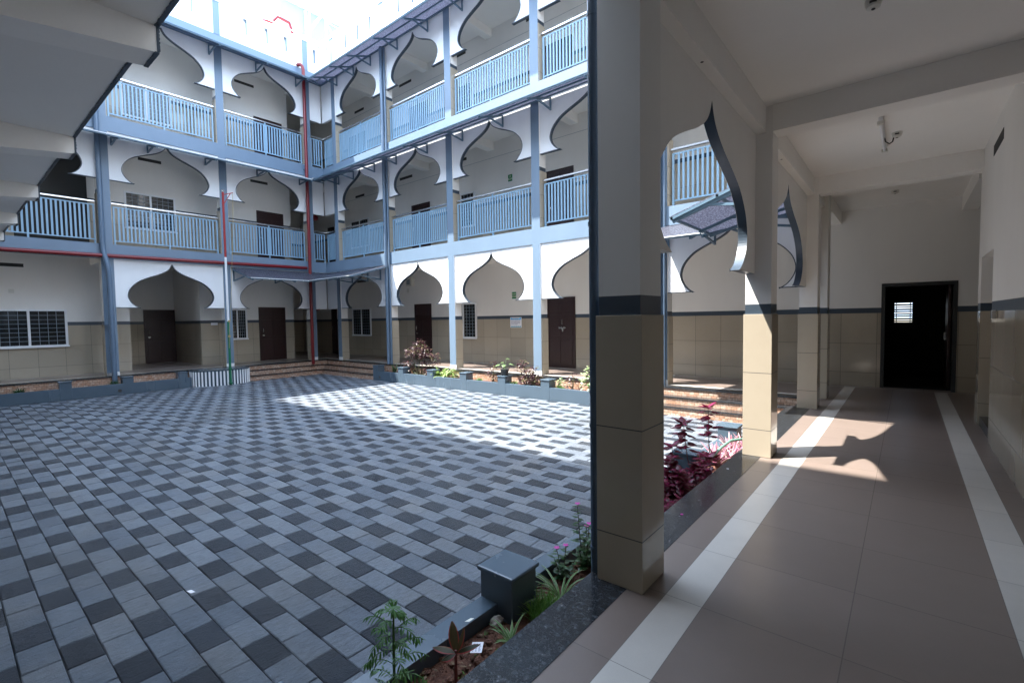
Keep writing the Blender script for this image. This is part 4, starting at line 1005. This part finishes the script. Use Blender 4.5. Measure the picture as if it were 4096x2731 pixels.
# coleus clump
def coleus(x, y, h, lean, label, n, Lf, zb=-.28):
    t = thing('coleus_plant', label, 'plant', (x, y, zb), 'maroon coleus plants')
    S = Plant(); P_ = Plant()
    br = [(Vector((x, y, zb)), Vector((x+lean[0], y+lean[1], zb+h)))]
    for k in range(2):
        hh = h*R.uniform(.35, .8) if h < .45 else R.uniform(.15, .38); a_ = R.uniform(0, 6.28); r_ = R.uniform(.05, .13)
        br.append((Vector((x, y, zb)), Vector((min(max(x+r_*math.cos(a_), -1.86), -1.43), y+r_*1.4*math.sin(a_), zb+hh))))
    for bi, (bs, top) in enumerate(br):
        ln = top-bs; hh = ln.z; mid = bs.lerp(top, .5)+Vector((ln.x*.15, ln.y*.15, 0)); S.tube([tuple(bs), tuple(mid), tuple(top)], [.006, .0045, .003], 0, 7)
        nn = n*2 if bi == 0 else max(3, int(hh/.045))
        for k in range(nn):
            f = (k+1)/nn; f = (.55+.45*f if bi == 0 and h > .6 else .3+.7*f) if hh > .3 else f; p = bs.lerp(mid, f*2) if f < .5 else mid.lerp(top, f*2-1)
            a0 = k*1.57+R.uniform(-.3, .3)
            for s_ in (0, 1):
                if R.random() < .1: continue
                l = Lf*R.uniform(.8, 1.3)*(1 if f < .9 else .8); aa = a0+math.pi*s_+R.uniform(-.35, .35)
                q = p+polar(aa, .3)*.02; S.bar(tuple(p), tuple(q), .003, .003)
                P_.leaf(q, aa, R.uniform(-.1, .45), l, l*.70, R.uniform(.5, 1.2), 0, mid=1 if R.random() < .4 else None, prof='ovate', seg=6, fold=.18)
        for k in range(6): P_.leaf(top, k*1.05+bi, R.uniform(.2, .8), Lf*1.05, Lf*.62, .7, 0, mid=1 if k % 2 else None, prof='ovate', seg=6)
    S.build('stem', 'stemred', t, smooth=True); P_.done('foliage', ['lf_mar', 'lf_mag'], t)
coleus(-1.67, 4.95, .70, (-.06, -.15), 'tallest left maroon coleus leaning over the paving', 4, .125)
coleus(-1.615, 5.30, .80, (-.02, -.02), 'tallest right maroon coleus standing before the far blue block', 4, .12)
coleus(-1.74, 4.65, .50, (-.03, -.05), 'mid height maroon coleus in front of the square block', 5, .115)
for i, (x, y, h, lab) in enumerate(((-1.60, 4.35, .34, 'low maroon coleus at the granite edge, centre of the clump'), (-1.79, 4.25, .46, 'maroon coleus rising beside the tiled column edge'), (-1.66, 4.0, .30, 'lowest maroon coleus nearest the camera'), (-1.80, 3.9, .38, 'dark maroon coleus at the left of the clump against the wall'), (-1.52, 4.75, .28, 'small maroon coleus beside the granite edging behind the clump'), (-1.5, 4.05, .22, 'tiny maroon coleus hugging the granite near the column'), (-1.70, 4.45, .42, 'bushy maroon coleus in the middle of the clump'), (-1.82, 4.55, .36, 'maroon coleus leaning on the low wall left of the square block'), (-1.55, 3.8, .2, 'creeping maroon coleus next to the grass patch'))):
    coleus(x, y, h, (R.uniform(-.05, .05), R.uniform(-.05, .05)), lab, 6, .085)
for i, (x, y, lab) in enumerate(((-1.82, 6.15, 'against the wall top'), (-1.66, 6.3, 'in the middle of the clump'), (-1.75, 6.6, 'behind the hose'), (-1.58, 6.0, 'nearest the granite edge'), (-1.60, 6.65, 'beside the far column'), (-1.72, 5.9, 'lowest and nearest the square block'))):
    t = thing('rhoeo_plant', f'pink and cream striped strap leaf plant {lab}', 'plant', (x, y, -.28), 'pink striped plants')
    strap_plant(t, x, y, -.28, 30, .28, .040, ['lf_pink', 'lf_cream'], el=(.5, 1.4), droop=(.2, .9))
t = thing('marigold_flower', 'single orange flower beside the farther blue block', 'flower', (-1.66, 6.95, -.2)); F = Plant()
F.tube([(-1.66, 6.95, -.28), (-1.65, 6.95, .02)], .004, 1, 6)
for k in range(22): F.leaf((-1.65, 6.95, .02), k*.9, R.uniform(.1, 1.2), .035, .02, .4, 0, prof='ovate', seg=3)
F.done('bloom', ['orange', 'lf_green'], t)
hs = thing('garden_hose', 'green garden hose arching over the planter to a steel tap end', 'hose', (-1.55, 5.8, -.1))
b = MB(); b.tube([(-1.62, 5.15, -.10), (-1.60, 5.35, -.02), (-1.58, 5.55, .03), (-1.55, 5.8, .06), (-1.49, 5.98, .05), (-1.44, 6.06, .04)], .016, 0, 10); b.build('hose_pipe', 'hose', hs, smooth=True)
b = MB(); b.tube([(-1.44, 6.06, .04), (-1.38, 6.14, .03)], .021, 0, 10); b.build('coupling', 'steel', hs)

# far planter plants
def shrub(x, y, z, h, rx, n, L, mats, label, clumps, name='croton_shrub', grp='far planter plants', wd=.5):
    t = thing(name, label, 'plant', (x, y, z), grp); S = Plant(); P_ = Plant()
    for (cx, cz, r) in clumps:
        c = Vector((x+cx, y+R.uniform(-.05, .05), z+cz))
        S.tube([(x+cx*.2, y, z), (x+cx*.6, y+.01, z+cz*.5), tuple(c)], [.012, .009, .005], 0, 6)
        for i in range(int(n*2.6*r*r/.03)):
            d = Vector((R.gauss(0, 1), R.gauss(0, 1), R.gauss(0, 1))).normalized()*r*R.random()**.4; p = c+d*Vector((1, .8, 1)).x
            a_ = math.atan2(d.y, d.x)+R.uniform(-.8, .8)
            P_.leaf(p, a_, R.uniform(-.5, .7), 1.15*L*R.uniform(.6, 1.2), L*wd*R.uniform(.7, 1.1), R.uniform(.4, 1.4), R.choice([0, 0, 0, 1]), prof='ovate', seg=4, fold=.2)
    S.build('stem', 'stem', t, smooth=True); P_.done('foliage', mats, t)
cro = ['lf_croton', 'lf_croton2']
shrub(-12.0, 9.86, -.25, 1, .8, 34, .10, cro, 'largest maroon shrub with drooping leaves before the brown far door', [(-.05, .95, .22), (-.45, .72, .17), (-.15, .70, .22), (.35, .72, .20), (.75, .62, .15), (-.60, .30, .17), (-.45, .12, .16), (.42, .42, .16), (.48, .20, .15), (.80, .45, .09), (.2, .85, .14)])
shrub(-8.85, 9.86, -.25, .6, .3, 30, .09, cro, 'slim dark maroon shrub beside the potted plant', [(0, .42, .11), (-.08, .25, .13), (.05, .1, .12), (.0, .55, .07)])
shrub(-7.63, 9.84, -.25, .7, .4, 32, .09, cro, 'dark maroon shrub with two tops before the column base', [(-.12, .58, .13), (-.15, .42, .15), (.25, .42, .14), (.05, .22, .22), (.3, .2, .17), (-.05, .1, .18)])
shrub(-6.25, 9.84, -.25, .4, .2, 22, .09, cro, 'withered brown green shrub near the right end of the far planter', [(0, .26, .12), (-.08, .14, .1), (.05, .35, .07)])
shrub(-10.55, 9.82, -.25, .4, .3, 26, .11, ['lf_lime', 'lf_varieg'], 'low pale lime leafy plant right of the lime strap plant', [(0, .2, .16), (.12, .1, .13), (-.15, .12, .13)], 'lime_shrub', wd=.7)
shrub(-5.75, 9.82, -.25, .6, .25, 26, .10, ['lf_varieg', 'lf_spider'], 'pale variegated shrub at the right end of the far planter', [(0, .42, .13), (-.08, .25, .15), (.1, .2, .15), (-.03, .58, .09)], 'variegated_shrub', wd=.7)
shrub(-6.65, 9.80, -.25, .3, .2, 20, .08, ['lf_spider', 'lf_varieg'], 'small grey green plant next to the rightmost planter block', [(0, .16, .1), (.05, .26, .06)], 'grey_leaf_plant', wd=.7)
for x, lab in ((-9.3, 'left of the slim maroon shrub'), (-8.02, 'below the two topped maroon shrub'), (-6.55, 'beside the rightmost planter block')):
    t = thing('grass_tuft', f'little green tuft in the far planter {lab}', 'plant', (x, 9.75, -.25), 'grass tufts'); P_ = Plant()
    for i in range(150): P_.leaf((x+R.uniform(-.09, .09), 9.76+R.uniform(-.05, .05), -.25), R.uniform(0, 6.28), R.uniform(.6, 1.5), R.uniform(.06, .14), .012, .6, 0, seg=3)
    P_.done('foliage', 'lf_grass', t)
t = thing('agave_plant', 'spiky green rosette beside the first block of the far planter', 'plant', (-13.3, 9.8, -.25), 'far planter plants'); strap_plant(t, -13.25, 9.82, -.25, 13, .36, .055, ['lf_dark', 'lf_varieg'], el=(.9, 1.45), droop=(.1, .5))
t = thing('lime_strap_plant', 'bright lime broad strap leaf plant right of the second far block', 'plant', (-10.95, 9.8, -.25), 'far planter plants'); strap_plant(t, -10.95, 9.80, -.25, 20, .42, .085, ['lf_lime', 'lf_varieg'], el=(.7, 1.45), droop=(.6, 1.5), edge=None)
pt_ = thing('potted_caladium', 'black pot with pale green heart leaves standing on a planter block', 'potted plant', (-8.28, 9.69, .0))
b = MB(); b.tube([(-8.28, 9.69, .001), (-8.28, 9.69, .15), (-8.28, 9.69, .17), (-8.28, 9.69, .175)], [.085, .115, .125, .10], 0, 20); b.build('pot', 'potblack', pt_, smooth=True)
P_ = Plant()
for a_, e, l in ((.4, .9, .2), (2.6, 1.0, .22), (1.6, 1.3, .30), (4.0, .8, .18), (5.3, .8, .2), (3.1, .6, .22)):
    p = Vector((-8.28, 9.69, .16)); q = p+polar(a_, e)*l; P_.bar(tuple(p), tuple(q), .006, .006, 0); P_.leaf(q, a_, .1, .17, .11, 1.1, 0, edge=1, prof='ovate', seg=6)
P_.done('foliage', ['lf_spider', 'lf_varieg'], pt_)
for y, lab in ((1.35, 'small green weed in the left planter near the picture edge'), (3.30, 'small green weed at the foot of the left drain pipe')):
    t = thing('weed_plant', lab, 'plant', (-17.8, y, -.25), 'left planter weeds'); P_ = Plant()
    for i in range(60): P_.leaf((-17.75+R.uniform(-.05, .05), y+R.uniform(-.06, .06), -.25), R.uniform(0, 6.28), R.uniform(.5, 1.5), R.uniform(.08, .2), .03, .7, 0, prof='ovate', seg=4)
    P_.done('foliage', 'lf_dark', t)

# ------------------------------------------------------------------ small things in the bed
cd_ = thing('printed_card', 'small white printed card lying tilted on the red soil', 'card', (-1.735, 1.745, -.265))
E1 = Vector((.052, .012, .004)); E2 = Vector((-.006, .072, .02)); O = Vector((-1.735, 1.715, -.243))
E1 = Vector((.050, .035, .004)); E2 = Vector((-.030, .050, .018)); Nn = E1.cross(E2).normalized()
b = MB()
def quad(b, o, e1, e2, th): 
    n = len(b.v); nn = e1.cross(e2).normalized()*th
    for d in (Vector((0, 0, 0)), nn):
        for q in (o, o+e1, o+e1+e2, o+e2): b.v.append(tuple(q+d))
    for q in ((3, 2, 1, 0), (4, 5, 6, 7), (0, 1, 5, 4), (1, 2, 6, 5), (2, 3, 7, 6), (3, 0, 4, 7)): b.f.append(tuple(n+k for k in q)); b.mi.append(0)
quad(b, O, E1, E2, .002); b.build('card', 'paper', cd_)
b = MB()
for i in range(7):
    for j in range(3): quad(b, O+E1*(.12+.27*j)+E2*(.14+.11*i)+Nn*.0022, E1*R.uniform(.12, .22), E2*.035, .0004)
b.build('printing', 'ink', cd_)
def pebble(name, label, c, s, mat, seed, flat=.8):
    rr = random.Random(seed); q = bmesh.new(); bmesh.ops.create_icosphere(q, subdivisions=3, radius=s)
    ph = [rr.uniform(0, 6) for _ in range(6)]
    for v in q.verts:
        n_ = v.co.normalized(); k = 1+.16*math.sin(n_.x*5+ph[0])*math.sin(n_.y*5+ph[1])+.10*math.sin(n_.z*9+ph[2])*math.sin(n_.x*8+ph[3])+rr.uniform(-.09, .09)+.14*round(n_.x*2.2+ph[4])/2.2*(1 if n_.y > 0 else -.6)
        v.co = v.co*k
    me = bpy.data.meshes.new(name); q.to_mesh(me); q.free(); me.materials.append(M[mat])
    o = bpy.data.objects.new(name, me); sc.collection.objects.link(o); o.location = c; o.scale = (1, 1, flat); o.rotation_euler = (0, 0, rr.uniform(0, 6)); tag(o, label, 'stone'); return o
pebble('stone', 'grey rough stone lying by the planter wall', (-1.81, 2.01, -.262), .034, 'stone', 3)
pebble('stone', 'reddish clod beside the white card', (-1.66, 1.72, -.262), .028, 'soil', 5)
pebble('stone', 'brown clod at the foot of the cordyline', (-1.645, 1.64, -.268), .024, 'soil', 8)
b = MB(); b.face([(-1.89, 1.83, -.194), (-1.868, 1.845, -.194), (-1.868, 1.885, -.194), (-1.885, 1.875, -.194)]); tag(b.build('paint_chip', 'stain', recalc=False), 'white chip on the edge of the nearest planter wall', 'chip')
for x, y, mt, lab in ((-1.33, 4.9, 'paper', 'tiny white scrap on the black granite edge'), (-1.29, 3.55, 'petal', 'fallen pink petal on the black granite edge')):
    b = MB(); b.disc((x, y, .0035), .012, .003, 0, 8); tag(b.build('litter', mt), lab, 'litter')
b = MB(); b.face([(-4.13, 1.12, G+.004), (-4.07, 1.13, G+.004), (-4.06, 1.16, G+.004), (-4.12, 1.15, G+.004)]); tag(b.build('paper_scrap', 'paper', recalc=False), 'white paper scrap on the paving at lower left', 'litter')
